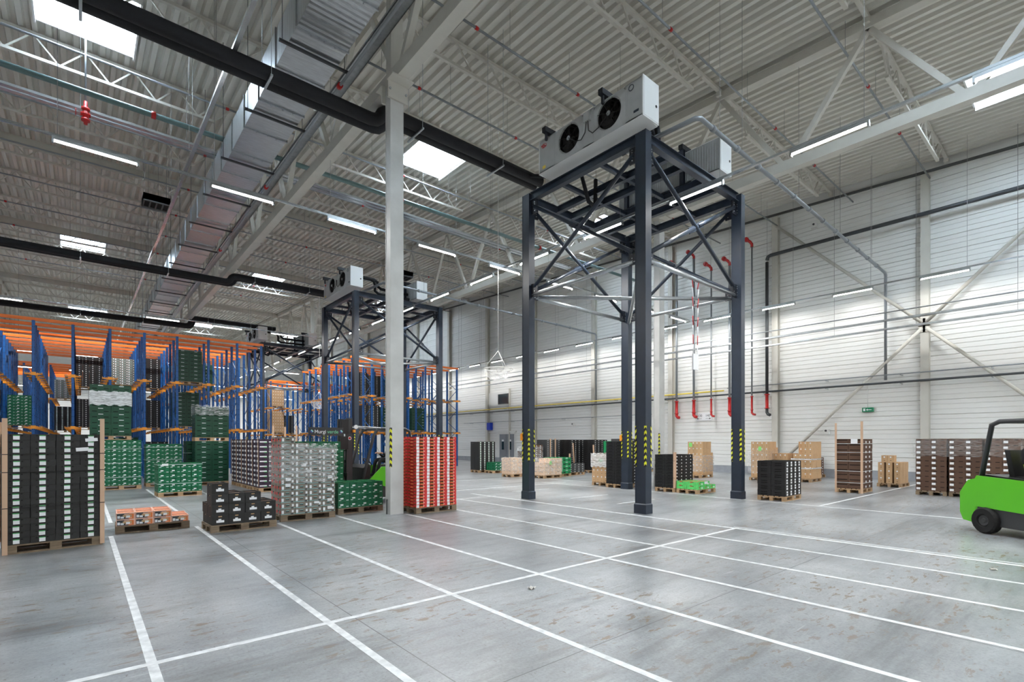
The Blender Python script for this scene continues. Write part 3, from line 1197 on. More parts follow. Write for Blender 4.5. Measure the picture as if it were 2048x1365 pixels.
def tower(Y0, which):
    X0, X1, Y1, H = 10.55, 15.5, Y0 + 4.2, 9.37
    o = thing('fan_tower', 'dark slate steel frame tower carrying cooling units, %s' % which, 'steel tower', ((X0 + X1) / 2, (Y0 + Y1) / 2, 0))
    cx, cy = (X0 + X1) / 2, (Y0 + Y1) / 2
    corners = [(X0, Y0), (X1, Y0), (X1, Y1), (X0, Y1)]
    for x, y in corners:
        l = obj('leg', LEGM, o, (x - cx, y - cy, 0))
        tag(obj('base_guard', BASEM, l), 'flared boxed foot')
        tag(obj('hazard_tape', TAPEM, l), 'yellow and black striped edge tape')

    def beam(a, b, wd=0.17, ht=0.24, nm='top_beam'):
        m = MB()
        m.ibeam(a, b, wd, ht)
        return part(o, nm, m, ['slate'])

    z = H - 0.1
    beam((X0, Y0 + 0.16, z), (X0, Y1 - 0.16, z))
    beam((X1, Y0 + 0.16, z), (X1, Y1 - 0.16, z))
    beam((X0 + 0.13, Y0, z), (X1 - 0.13, Y0, z))
    beam((X0 + 0.13, Y1, z), (X1 - 0.13, Y1, z))
    for x in (11.75, 12.45, 13.6, 14.3):
        beam((x, Y0 + 0.1, z - 0.02), (x, Y1 - 0.1, z - 0.02), 0.14, 0.2, 'joist')
    for y in (Y0 + 1.4, Y0 + 2.8):
        beam((X0 + 0.1, y, z - 0.05), (X1 - 0.1, y, z - 0.05), 0.1, 0.12, 'cross_joist')
    # dark grating deck under the inner unit
    m = MB()
    for i in range(16):
        x = 13.62 + i * 0.04
        m.box(x, x + 0.012, Y0 + 0.5, Y1 - 0.4, z + 0.12, z + 0.15)
    part(o, 'grating', m, ['slate_dark'], kind='stuff')
    # braces
    zt, zb = H - 0.42, 6.5
    zh = 6.27

    def brace(a, b, nm='brace', r=0.058):
        m = MB()
        m.tube([a, b], r, 10)
        d = (Vector(b) - Vector(a)).normalized()
        A, B = Vector(a), Vector(b)
        m.tube([A - d * 0.1, A + d * 0.16], 0.03, 6)
        m.tube([B + d * 0.1, B - d * 0.16], 0.03, 6)
        part(o, nm, m, ['slate' if nm == 'brace' else 'galv'])

    faces = [((X0, Y0), (X1, Y0)), ((X0, Y1), (X1, Y1)), ((X0, Y0), (X0, Y1)), ((X1, Y0), (X1, Y1))]
    for (xa, ya), (xb, yb) in faces:
        d = Vector((xb - xa, yb - ya, 0)).normalized() * 0.28
        pa, pb = Vector((xa, ya, 0)) + d, Vector((xb, yb, 0)) - d
        brace((pa.x, pa.y, zt), (pb.x, pb.y, zb))
        mid = (pa + pb) / 2
        mid.z = (zt + zb) / 2
        q0, q1 = Vector((pa.x, pa.y, zb)), Vector((pb.x, pb.y, zt))
        dd = (q1 - q0).normalized()
        brace(q0, mid - dd * 0.12)
        brace(mid + dd * 0.12, q1)
        brace((pa.x, pa.y, zh), (pb.x, pb.y, zh), 'strut')
        # centre plate
        m = MB()
        nrm = Vector((d.y, -d.x, 0)).normalized()
        m.bar(mid - dd * 0.42, mid + dd * 0.42, 0.03, 0.17, 0, Vector(dd).cross(nrm))
        part(o, 'centre_plate', m, ['slate'])
        for (px, py, s) in ((xa, ya, 1), (xb, yb, -1)):
            c = Vector((px, py, 0)) + d * 0.75 * s
            rz = 0 if abs(d.y) > abs(d.x) else math.pi / 2
            obj('gusset', GUSM, o, (c.x - cx, c.y - cy, zb - 0.1), rz)
            obj('gusset', GUSM, o, (c.x - cx, c.y - cy, zt - 0.02), rz)
    brace((X0 + 0.2, Y1 - 0.25, zh - 0.06), (X1 - 0.2, Y0 + 0.25, zh - 0.06), 'strut')
    brace((X0 + 0.2, Y0 + 0.25, zh - 0.14), (X1 - 0.2, Y1 - 0.25, zh - 0.14), 'strut')
    return o


def fan_unit(Yc, xf, sgn, label, nm='cooling_unit'):
    """xf: x of the fan face, sgn -1: fans look to -X"""
    o = thing(nm, label, 'cooling unit', (xf, Yc, 9.58))
    Lh, W, H, zb = 1.77, 0.63, 0.93, 9.58
    X = lambda d: xf - sgn * d          # d: depth into the unit
    y0, y1 = Yc - Lh, Yc + Lh
    # casing sides without the fan face
    m = MB()
    xa, xb = sorted((X(0.0), X(W)))
    m.box(xa, xb, y0, y1, zb + H - 0.02, zb + H)
    # bottom drip tray, slightly sloped
    m.hexa([(xa, y0, zb), (xb, y0, zb - 0.05), (xb, y1, zb - 0.05), (xa, y1, zb), (xa, y0, zb + 0.03), (xb, y0, zb + 0.03), (xb, y1, zb + 0.03), (xa, y1, zb + 0.03)])
    part(o, 'drip_tray', m, ['unit_white'])
    # face panel with two round fan openings
    m = MB()
    R = 0.36
    fc = [(Yc - 0.78, zb + 0.5), (Yc + 0.6, zb + 0.5)]
    cuts = [y0, fc[0][0] - 0.5, fc[0][0] + 0.5, fc[1][0] - 0.5, fc[1][0] + 0.5, y1]
    for a, b in ((cuts[0], cuts[1]), (cuts[2], cuts[3]), (cuts[4], cuts[5])):
        m.face([(xf, a, zb), (xf, b, zb), (xf, b, zb + H), (xf, a, zb + H)])
    for (yc, zc) in fc:
        n = 32
        hw = 0.5

        def sq(t):
            c, s_ = math.cos(t), math.sin(t)
            kx = hw / max(abs(c), 1e-6)
            kz = ((zb + H - zc) if s_ > 0 else (zc - zb)) / max(abs(s_), 1e-6)
            k = min(kx, kz)
            return (xf, yc + c * k, zc + s_ * k)
        for j in range(n):
            t0, t1 = 2 * math.pi * j / n, 2 * math.pi * (j + 1) / n
            ri = lambda t, r=R, d=0: (X(d), yc + math.cos(t) * r, zc + math.sin(t) * r)
            m.face([ri(t0, R + 0.04, -0.03), ri(t1, R + 0.04, -0.03), sq(t1), sq(t0)])
            m.face([ri(t0), ri(t1), ri(t1, R + 0.04, -0.03), ri(t0, R + 0.04, -0.03)], 0, True)
            m.face([ri(t0), ri(t1), ri(t1, R, 0.2), ri(t0, R, 0.2)], 1, True)
        m.face([(X(0.2), yc + math.cos(2 * math.pi * j / 24) * R, zc + math.sin(2 * math.pi * j / 24) * R) for j in range(24)], 1)
    # seam covers
    for a in (cuts[1] - 0.06, cuts[4] + 0.06):
        xa2, xb2 = sorted((xf, X(-0.004)))
        m.box(xa2, xb2, a - 0.006, a + 0.006, zb + 0.02, zb + H - 0.02, 0)
    part(o, 'face_panel', m, ['unit_grey', 'fan_black'])
    for (yc, zc) in fc:
        m = MB()
        m.lathe((X(0.12), yc, zc), (sgn, 0, 0), [(0, 0), (0.1, 0), (0.1, 0.08), (0.05, 0.12), (0, 0.13)], 14)
        for j in range(7):
            t = 2 * math.pi * j / 7
            c, s_ = math.cos(t), math.sin(t)
            c2, s2 = math.cos(t + 0.55), math.sin(t + 0.55)
            m.face([(X(0.1), yc + c * 0.09, zc + s_ * 0.09), (X(0.06), yc + c2 * 0.09, zc + s2 * 0.09), (X(0.04), yc + c2 * R * 0.96, zc + s2 * R * 0.96), (X(0.12), yc + c * R * 0.96, zc + s_ * R * 0.96)])
        fan = part(o, 'fan', m, ['fan_black'], 'black axial fan')
        m = MB()
        for rr in (0.12, 0.2, 0.28, 0.35):
            m.tube([(X(-0.035), yc + math.cos(2 * math.pi * j / 20) * rr, zc + math.sin(2 * math.pi * j / 20) * rr) for j in range(21)], 0.005, 4, 0, False)
        for j in range(4):
            t = math.pi * j / 4 + 0.3
            m.tube([(X(-0.035), yc + math.cos(t) * 0.38, zc + math.sin(t) * 0.38), (X(-0.035), yc - math.cos(t) * 0.38, zc - math.sin(t) * 0.38)], 0.006, 4)
        m.lathe((X(-0.03), yc, zc), (sgn, 0, 0), [(0, 0), (0.06, 0), (0.06, 0.02), (0, 0.02)], 12, 1)
        part(fan, 'fan_guard', m, ['fan_black', 'galv'])
    # end covers
    for yy, s in ((y0, -1), (y1, 1)):
        m = MB()
        a, b = sorted((yy, yy + s * 0.03))
        m.box(xa - 0.01, xb + 0.01, a, b, zb - 0.03, zb + H + 0.02)
        a, b = sorted((yy + s * 0.03, yy + s * 0.038))
        m.box(xa + 0.02, xb - 0.02, a, b, zb + 0.0, zb + H - 0.01)
        m.lathe(((xa + xb) / 2 + 0.2, yy + s * 0.036, zb + 0.38), (0, s, 0), [(0, 0), (0.035, 0), (0.035, 0.012), (0, 0.012)], 10, 1)
        part(o, 'end_cover', m, ['unit_white', 'fan_black'])
    # coil block at the back
    m = MB()
    a, b = sorted((X(W), X(W - 0.1)))
    m.box(a, b, y0, y1, zb, zb + H - 0.02)
    for i in range(44):
        yy = y0 + 0.04 + i * (2 * Lh - 0.08) / 43
        c, d = sorted((X(W), X(W + 0.012)))
        m.box(c, d, yy - 0.004, yy + 0.004, zb + 0.05, zb + H - 0.06, 1)
    part(o, 'coil_block', m, ['unit_grey', 'galv'])
    # wiring box and cables on the face
    m = MB()
    a, b = sorted((X(-0.09), X(0)))
    m.box(a, b, Yc - 0.18, Yc + 0.02, zb + 0.62, zb + 0.86)
    part(o, 'terminal_box', m, ['unit_grey'], 'grey wiring box between the fans')
    m = MB()
    for (yc, zc), s in zip(fc, (-1, 1)):
        m.tube([(X(-0.05), Yc - 0.08 + s * 0.03, zb + 0.62), (X(-0.06), Yc - 0.08 + s * 0.06, zb + 0.35), (X(-0.06), Yc - 0.08 + s * 0.2, zb + 0.22), (X(-0.05), Yc - 0.08 + s * 0.4, zb + 0.28), (X(-0.04), yc, zc)], 0.012, 6)
    part(o, 'cable', m, ['black_plastic'])
    m = MB()
    c, d = sorted((X(0), X(-0.003)))
    m.box(c, d, y1 - 0.24, y1 - 0.12, zb + 0.08, zb + 0.17)
    part(o, 'warning_sticker', m, ['yellow'], 'yellow warning sticker')
    m = MB()
    for k in range(3):
        m.bar((X(-0.002), y1 - 0.27 + 0.05 * k, zb + 0.7), (X(-0.002), y1 - 0.16 + 0.05 * k, zb + 0.78), 0.004, 0.022)
    m.tube([(X(-0.002), y1 - 0.18 + 0.1 * math.cos(t * 0.5), zb + 0.74 + 0.055 * math.sin(t * 0.5)) for t in range(13)], 0.008, 5)
    part(o, 'maker_badge', m, ['red'], 'small red swirl badge')
    m = MB()
    m.tube([(X(-0.004), y0 + 0.32 + 0.07 * math.cos(t * 0.55), zb + 0.8 + 0.07 * math.sin(t * 0.55)) for t in range(13)], 0.01, 5)
    m.box(c, d, y0 + 0.1, y0 + 0.25, zb + 0.14, zb + 0.2)
    part(o, 'round_badge', m, ['slate'], 'round dark badge')
    return o


def unit_frame(Y0, xf, sgn, label):
    o = thing('unit_support', label, 'bracket frame', (xf - sgn * 0.75, Y0 + 2.1, 9.37))
    xs = xf - sgn * 0.73
    for yy in (Y0 + 0.9, Y0 + 2.95):
        m = MB()
        m.ibeam((xs, yy, 9.37), (xs, yy, 10.62), 0.12, 0.12, 0, 0.012)
        part(o, 'post', m, ['slate'])
        m = MB()
        a, b = sorted((xs + sgn * -0.1, xf + sgn * 0.2))
        m.box(a, b, yy - 0.07, yy + 0.07, 10.56, 10.7)
        p = xf + sgn * 0.1
        m.box(min(p - 0.03, p + 0.03), p + 0.03, yy - 0.03, yy + 0.03, 10.35, 10.56)
        part(o, 'hanging_arm', m, ['slate_dark'])
    m = MB()
    m.bar((xs, Y0 + 0.9, 10.5), (xs, Y0 + 2.95, 10.5), 0.08, 0.1)
    part(o, 'rail', m, ['slate'])
    return o


NAMES = ['nearest of the three', 'middle of the three', 'farthest of the three']
SHORT = ['nearest tower', 'middle tower', 'farthest tower']
for k in range(3):
    Y0 = 7.4 + 17.15 * k
    tower(Y0, NAMES[k])
    fan_unit(Y0 + 1.55, 10.2, -1, 'white twin fan cooling unit facing left on top of the %s' % SHORT[k])
    fan_unit(Y0 + 1.55, 14.55, 1, 'white cooling unit facing the clad wall on top of the %s' % SHORT[k])
    unit_frame(Y0, 10.2, -1, 'dark post frame behind the left cooling unit of the %s' % SHORT[k])
    unit_frame(Y0, 14.55, 1, 'dark post frame behind the right cooling unit of the %s' % SHORT[k])
    # refrigerant pipes on top
    o = thing('coolant_pipes', 'black insulated coolant pipes on top of the %s' % SHORT[k], 'pipe', (12, Y0 + 2, 9.6))
    m = MB()
    m.tube([(10.95, Y0 + 0.35, 10.25), (11.5, Y0 + 0.35, 10.25), (11.72, Y0 + 0.4, 10.2), (11.8, Y0 + 0.4, 10.0), (11.8, Y0 + 0.42, 9.72), (12.0, Y0 + 0.42, 9.6), (13.8, Y0 + 0.42, 9.62)], 0.075, 10)
    part(o, 'return_pipe', m, ['black_foam'])
    m = MB()
    m.tube([(10.95, Y0 + 0.75, 10.4), (11.9, Y0 + 0.75, 10.42), (12.1, Y0 + 0.75, 10.3), (12.1, Y0 + 0.75, 10.1), (12.3, Y0 + 0.75, 9.98), (13.9, Y0 + 0.75, 9.98)], 0.075, 10)
    part(o, 'supply_pipe', m, ['black_foam'])
    m = MB()
    m.tube([(11.0, Y0 + 4.7, 10.36), (11.2, Y0 + 4.2, 10.2), (11.2, Y0 + 3.2, 9.75), (11.2, Y0 + 2.6, 9.6), (11.4, Y0 + 2.5, 8.85), (11.6, Y0 + 2.5, 8.8), (11.7, Y0 + 2.5, 8.9), (11.72, Y0 + 2.5, 9.6)], 0.06, 10)
    part(o, 'trap_pipe', m, ['black_foam'])

# ------------------------------------------------------------------ drive-in racks
def upright_mesh(h):
    m = MB()
    m.box(-0.055, 0.055, -0.05, -0.042, 0.01, h)
    m.box(-0.055, -0.047, -0.05, 0.05, 0.01, h)
    m.box(0.047, 0.055, -0.05, 0.05, 0.01, h)
    m.box(-0.055, -0.03, 0.042, 0.05, 0.01, h)
    m.box(0.03, 0.055, 0.042, 0.05, 0.01, h)
    m.box(-0.08, 0.08, -0.07, 0.07, 0, 0.01)
    z = 0.5
    while z < h - 0.2:
        m.box(-0.035, -0.02, -0.052, -0.05, z, z + 0.035, 1)
        m.box(0.02, 0.035, -0.052, -0.05, z, z + 0.035, 1)
        z += 0.3
    return m.mesh('upright', ['rack_blue', 'hole'])


RH = 7.1
UPM = upright_mesh(RH)
m = MB()
m.box(-0.29, 0.29, -0.035, 0.035, -0.03, 0.03)
m.box(-0.09, 0.09, -0.06, -0.05, -0.06, 0.08)
for sx in (-1, 1):
    m.box(min(sx * 0.29, sx * 0.26), max(sx * 0.29, sx * 0.26), -0.04, 0.04, -0.03, 0.07)
    m.box(min(sx * 0.15, sx * 0.12), max(sx * 0.15, sx * 0.12), -0.05, 0.05, -0.045, 0.055)
BRM = m.mesh('rail_bracket', ['bracket_orange'])


def rack(xs, Y0, ny, pitch, label, levels=(2.4, 4.75)):
    xa, xb = xs[0], xs[-1]
    Y1 = Y0 + (ny - 1) * pitch
    ox, oy = (xa + xb) / 2, Y0
    o = thing('drive_in_rack', label, 'pallet rack', (ox, oy, 0))
    for j in range(ny):
        y = Y0 + j * pitch
        for x in xs:
            obj('upright', UPM, o, (x - ox, y - oy, 0))
        m = MB()
        m.box(xa - 0.12, xb + 0.12, y - 0.025, y + 0.025, RH - 0.02, RH + 0.12)
        m.box(xa - 0.12, xb + 0.12, y - 0.04, y + 0.04, RH + 0.03, RH + 0.06)
        part(o, 'top_beam', m, ['rack_orange'])
    for x in xs:
        for z in levels:
            for j in range(ny):
                obj('rail_bracket', BRM, o, (x - ox, j * pitch, z))
            m = MB()
            for s in (-1, 1):
                a, b = sorted((x + s * 0.2, x + s * 0.29))
                m.box(a, b, Y0 - 0.1, Y1 + 0.1, z + 0.03, z + 0.038)
                c = x + s * 0.2
                m.box(c - 0.004, c + 0.004, Y0 - 0.1, Y1 + 0.1, z + 0.03, z + 0.09)
            part(o, 'pallet_rails', m, ['galv'])
        m = MB()
        for j in range(0, ny - 1, 2):
            y = Y0 + j * pitch
            z = 0.3
            k = 0
            while z < RH - 0.8:
                a, b = (y, y + pitch) if k % 2 else (y + pitch, y)
                m.bar((x, a, z), (x, b, z + 0.75), 0.03, 0.03)
                z += 0.75
                k += 1
        part(o, 'frame_lacing', m, ['rack_blue'], kind='stuff')
    m = MB()
    yb = Y1 + 0.06
    for i in range(0, len(xs) - 1, 2):
        m.bar((xs[i], yb, 2.6), (xs[i + 1], yb, 5.2), 0.035, 0.02)
        m.bar((xs[i + 1], yb, 0.3), (xs[i], yb, 2.5), 0.035, 0.02)
    part(o, 'back_bracing', m, ['galv'])
    return o


R1 = [-5.52, -4.2, -2.9, -1.57, -0.26, 1.06, 2.38, 3.72, 5.1, 6.45, 7.65]
rack(R1, 30.5, 10, 1.3, 'blue and orange drive-in rack nearest, left half of the hall')
rack([-5.52, -4.2, -2.9, -1.57, -0.26, 1.06, 2.38, 3.72, 5.1, 6.45, 7.65], 47.3, 7, 1.4, 'blue and orange drive-in rack behind the nearest left one')
rack([13.1 + 1.33 * i for i in range(7)], 31.0, 8, 1.3, 'blue and orange drive-in rack behind the middle tower, near the clad wall')
rack([12.7 + 1.35 * i for i in range(7)], 47.5, 6, 1.4, 'blue and orange drive-in rack far back behind the farthest tower')

# ------------------------------------------------------------------ pallets
PW = ['wood', 'wood_old']


def _m(fn, mats, name):
    m = MB()
    fn(m)
    return m.mesh(name, mats)


PAL = {}
for wd in PW:
    PAL[wd] = dict(
        block=_m(lambda m: m.box(-0.0725, 0.0725, -0.05, 0.05, 0.022, 0.1), [wd], 'block'),
        deck=_m(lambda m: m.box(-0.6, 0.6, -0.0725, 0.0725, 0.122, 0.144), [wd], 'deck_board'),
        decks=_m(lambda m: m.box(-0.6, 0.6, -0.05, 0.05, 0.122, 0.144), [wd], 'deck_board'),
        cross=_m(lambda m: m.box(-0.0725, 0.0725, -0.4, 0.4, 0.1, 0.122), [wd], 'cross_board'),
        skid=_m(lambda m: m.box(-0.6, 0.6, -0.05, 0.05, 0.0, 0.022), [wd], 'bottom_board'))


def full_pallet_mesh(wd):
    m = MB()
    for x in (-0.5275, 0, 0.5275):
        for y in (-0.35, 0, 0.35):
            m.box(x - 0.0725, x + 0.0725, y - 0.05, y + 0.05, 0.022, 0.1)
        m.box(x - 0.0725, x + 0.0725, -0.4, 0.4, 0.1, 0.122)
    for y in (-0.35, 0, 0.35):
        m.box(-0.6, 0.6, y - 0.05, y + 0.05, 0, 0.022)
    for y in (-0.3275, -0.165, 0, 0.165, 0.3275):
        m.box(-0.6, 0.6, y - 0.06, y + 0.06, 0.122, 0.144)
    return m.mesh('pallet', [wd])


FULLP = {wd: full_pallet_mesh(wd) for wd in PW}


def pallet(c, rz, z, wd, label, near, group=None):
    if not near:
        o = obj('pallet', FULLP[wd], None, (c[0], c[1], z), rz)
        return tag(o, label, 'pallet', group)
    o = thing('pallet', label, 'pallet', (c[0], c[1], z), rz, group)
    P = PAL[wd]
    for x in (-0.5275, 0, 0.5275):
        for y in (-0.35, 0, 0.35):
            obj('block', P['block'], o, (x, y, 0))
        obj('cross_board', P['cross'], o, (x, 0, 0))
    for y in (-0.35, 0, 0.35):
        obj('bottom_board', P['skid'], o, (0, y, 0))
    for y in (-0.3275, -0.16, 0, 0.16, 0.3275):
        obj('deck_board', P['deck'] if abs(y) != 0.16 else P['decks'], o, (0, y, 0))
    return o


# ------------------------------------------------------------------ cartons and crates
class Kind:
    def __init__(s, w, d, h, mats, front=(), left=(), top=2, rim=0.012, sink=0.02, extras=(), name='carton'):
        s.w, s.d, s.h, s.name = w, d, h, name
        s.mats = mats            # 0 body, 1 hole, 2 contents
        s.front, s.left, s.rim, s.sink = front, left, rim, sink
        s.extras = extras        # (part name, mats, [(face, u0, u1, v0, v1, mat index)], label)
        s.cache = {}

    def body(s, mb):
        w, d, h = s.w, s.d, s.h
        mb.grid((-w / 2, -d / 2, 0), (1, 0, 0), (0, 0, 1), (0, -1, 0), w, h, s.front, 0.012)
        mb.grid((-w / 2, d / 2, 0), (0, -1, 0), (0, 0, 1), (-1, 0, 0), d, h, s.left, 0.012)
        mb.grid((w / 2, -d / 2, 0), (0, 1, 0), (0, 0, 1), (1, 0, 0), d, h, s.left, 0.012)
        mb.grid((w / 2, d / 2, 0), (-1, 0, 0), (0, 0, 1), (0, 1, 0), w, h, (), 0.01)
        r = s.rim
        mb.grid((-w / 2, -d / 2, h), (1, 0, 0), (0, 1, 0), (0, 0, 1), w, d, [(r, w - r, r, d - r)], s.sink, 0, 2)
        mb.face([(-w / 2, -d / 2, 0), (-w / 2, d / 2, 0), (w / 2, d / 2, 0), (w / 2, -d / 2, 0)])

    def decal(s, mb, it, mo=0):
        face, u0, u1, v0, v1, mi = it
        t = 0.0025
        w, d = s.w, s.d
        if face == 'F':
            mb.box(-w / 2 + u0, -w / 2 + u1, -d / 2 - t - 0.0006 * mi, -d / 2, v0, v1, mi + mo)
        elif face == 'C':
            mb.face([(-w / 2 - 0.004, d / 2 - u0 + u1 * math.cos(math.pi * t / 6), v0 + v1 * math.sin(math.pi * t / 6)) for t in range(12)], mi + mo)
        elif face == 'L':
            mb.box(-w / 2 - t - 0.0006 * mi, -w / 2, d / 2 - u1, d / 2 - u0, v0, v1, mi + mo)

    def meshes(s, faces):
        if faces not in s.cache:
            if 'body' not in s.cache:
                m = MB()
                s.body(m)
                s.cache['body'] = m.mesh(s.name, s.mats)
            ex = []
            for nm, mats, items, lab in s.extras:
                its = [i for i in items if i[0] in faces or (i[0] == 'C' and 'L' in faces)]
                if its:
                    m = MB()
                    for i in its:
                        s.decal(m, i)
                    ex.append((nm, m.mesh(nm, mats), lab))
            s.cache[faces] = (s.cache['body'], ex)
        return s.cache[faces]

    def merged(s, faces):
        key = 'M' + faces
        if key not in s.cache:
            m = MB()
            s.body(m)
            mats = list(s.mats)
            for nm, mt, items, lab in s.extras:
                for i in items:
                    if i[0] in faces or (i[0] == 'C' and 'L' in faces):
                        s.decal(m, i, len(mats))
                mats += mt
            s.cache[key] = (m, mats, m.mesh(s.name, mats))
        return s.cache[key]


K = {}
K['black'] = Kind(0.296, 0.39, 0.1005, ['carton_black', 'hole', 'kraft_dark'],
                  front=((0.06, 0.085, 0.07, 0.082), (0.19, 0.215, 0.07, 0.082)),
                  extras=(('sticker', ['sticker', 'sticker_green'], [('F', 0.1, 0.175, 0.012, 0.072, 0), ('F', 0.1, 0.175, 0.07, 0.084, 1)], 'white sticker with green top edge'),))
K['carrot'] = Kind(0.288, 0.385, 0.122, ['carton_peach', 'hole', 'produce_red'], left=((0.12, 0.26, 0.08, 0.1),),
                   extras=(('printed_front', ['print_grey', 'carton_orange', 'kraft', 'carton_peach'],
                            [('F', 0.01, 0.2, 0.005, 0.108, 0), ('F', 0.19, 0.27, 0.005, 0.1, 1), ('F', 0.1, 0.24, 0.045, 0.085, 2), ('F', 0.12, 0.2, 0.085, 0.1, 3), ('F', 0.14, 0.24, 0.022, 0.034, 3)], 'dark grey and orange printed front'),
                           ('sticker', ['sticker', 'sticker', 'sticker', 'sticker', 'sticker'], [('F', 0.018, 0.058, 0.02, 0.07, 4), ('F', 0.066, 0.115, 0.018, 0.055, 4), ('F', 0.15, 0.21, 0.03, 0.07, 4)], 'white stickers'),))
K['tallblack'] = Kind(0.288, 0.385, 0.2, ['carton_black', 'kraft', 'kraft_dark'], front=((0.11, 0.175, 0.15, 0.172),), left=((0.12, 0.24, 0.15, 0.17),),
                      extras=(('sticker', ['sticker'], [('F', 0.075, 0.21, 0.045, 0.09, 0), ('F', 0.11, 0.16, 0.09, 0.115, 0)], 'white paper sticker'),))
K['grey'] = Kind(0.292, 0.39, 0.131, ['carton_grey', 'hole', 'kraft_dark'], front=((0.1, 0.175, 0.062, 0.08),), left=((0.12, 0.26, 0.07, 0.09),),
                 extras=(('sticker', ['sticker'], [('F', 0.015, 0.06, 0.03, 0.1, 0), ('F', 0.225, 0.265, 0.05, 0.1, 0)], 'white stickers'),
                         ('printed_stripe', ['logo_teal', 'print_grey'], [('F', 0.0, 0.29, 0.012, 0.02, 0), ('F', 0.0, 0.2, 0.026, 0.03, 1), ('F', 0.205, 0.26, 0.006, 0.032, 1), ('F', 0.105, 0.17, 0.083, 0.092, 0)], 'teal and dark printed wavy stripe'),
                         ('printed_side', ['carton_red'], [('L', 0.03, 0.12, 0.03, 0.09, 0)], 'red print'), ('printed_side', ['carton_red'], [('L', 0.27, 0.36, 0.03, 0.09, 0)], 'red print')))
K['green'] = Kind(0.294, 0.39, 0.152, ['crate_green', 'hole', 'produce'], front=((0.1, 0.19, 0.118, 0.13),), left=((0.12, 0.26, 0.1, 0.125),), sink=0.035,
                  extras=(('sticker', ['sticker'], [('F', 0.02, 0.08, 0.03, 0.044, 0), ('F', 0.21, 0.27, 0.03, 0.044, 0), ('F', 0.06, 0.135, 0.062, 0.098, 0)], 'white labels'),))
K['biggreen'] = Kind(0.592, 0.39, 0.205, ['crate_green_dark', 'hole', 'produce'], front=((0.06, 0.2, 0.05, 0.075), (0.39, 0.53, 0.05, 0.075)), left=((0.12, 0.26, 0.14, 0.16), (0.06, 0.1, 0.05, 0.1), (0.28, 0.32, 0.05, 0.1)), sink=0.04,
                     extras=(('lit_handle_slot', ['sticker'], [('F', 0.23, 0.37, 0.155, 0.175, 0)], 'handle slot painted white as if lit'),))  # light in the handle slots painted as white patches
K['brightgreen'] = Kind(0.592, 0.39, 0.205, ['crate_green_bright', 'crate_green_dark', 'produce'], front=((0.04, 0.2, 0.03, 0.1), (0.38, 0.55, 0.03, 0.1)), left=((0.12, 0.26, 0.14, 0.16),), sink=0.04,
                        extras=(('lit_handle_slot', ['sticker'], [('F', 0.2, 0.36, 0.155, 0.18, 0)], 'handle slot painted white as if lit'),))  # white patch paints the lit handle slot
K['red'] = Kind(0.294, 0.39, 0.0775, ['carton_red', 'hole', 'carton_olive'], front=((0.09, 0.2, 0.052, 0.0755),), left=((0.1, 0.28, 0.055, 0.074),),
                extras=(('sticker', ['sticker'], [('F', 0.006, 0.082, 0.004, 0.07, 0)], 'white sticker'),
                        ('printed_band', ['carton_olive', 'carton_orange', 'carton_peach'], [('F', 0.085, 0.205, 0.036, 0.051, 0), ('F', 0.12, 0.19, 0.008, 0.034, 1), ('F', 0.2, 0.21, 0.01, 0.07, 2), ('F', 0.215, 0.24, 0.03, 0.045, 2), ('L', 0.02, 0.1, 0.0, 0.02, 0), ('L', 0.28, 0.37, 0.0, 0.02, 0), ('L', 0.14, 0.24, 0.01, 0.045, 1)], 'olive and orange print')))
K['purple'] = Kind(0.294, 0.39, 0.17, ['carton_purple', 'hole', 'kraft_dark'], front=((0.08, 0.2, 0.14, 0.155),), left=((0.15, 0.24, 0.145, 0.155),),
                   extras=(('sticker', ['sticker', 'sticker_green'], [('F', 0.02, 0.25, 0.05, 0.09, 0), ('F', 0.16, 0.26, 0.03, 0.055, 1), ('C', 0.195, 0.13, 0.085, 0.042, 0)], 'white and green labels'),))
K['dark'] = Kind(0.294, 0.39, 0.115, ['crate_black', 'hole', 'kraft_dark'], front=((0.06, 0.23, 0.075, 0.095),), left=((0.1, 0.3, 0.07, 0.09), (0.05, 0.34, 0.02, 0.035)),
                 extras=(('sticker', ['sticker'], [('F', 0.12, 0.17, 0.03, 0.07, 0)], None),))
K['charcoal'] = Kind(0.294, 0.39, 0.115, ['charcoal', 'hole', 'kraft_dark'], extras=(('sticker', ['sticker'], [('F', 0.12, 0.16, 0.03, 0.075, 0)], None),))
K['bigblack'] = Kind(0.294, 0.395, 0.172, ['crate_black', 'hole', 'produce'], front=((0.05, 0.24, 0.02, 0.03),), left=((0.1, 0.29, 0.09, 0.11), (0.1, 0.29, 0.03, 0.05)), sink=0.03,
                     extras=(('sticker', ['sticker'], [('F', 0.1, 0.2, 0.02, 0.075, 0), ('F', 0.1, 0.19, 0.095, 0.15, 0)], 'white hanging labels'),))
K['tan'] = Kind(0.196, 0.39, 0.27, ['kraft', 'hole', 'kraft'], front=((0.08, 0.12, 0.07, 0.085),), left=((0.1, 0.13, 0.2, 0.22),), sink=0.004,
                extras=(('sticker', ['sticker'], [('F', 0.07, 0.12, 0.18, 0.23, 0)], None),))
K['pale'] = Kind(0.394, 0.39, 0.2, ['kraft_pale', 'kraft_dark', 'kraft_pale'], front=((0.08, 0.2, 0.16, 0.172),), left=((0.1, 0.25, 0.16, 0.175),), sink=0.01,
                 extras=(('sticker', ['sticker'], [('F', 0.24, 0.29, 0.06, 0.11, 0), ('F', 0.1, 0.14, 0.06, 0.1, 0)], None),))
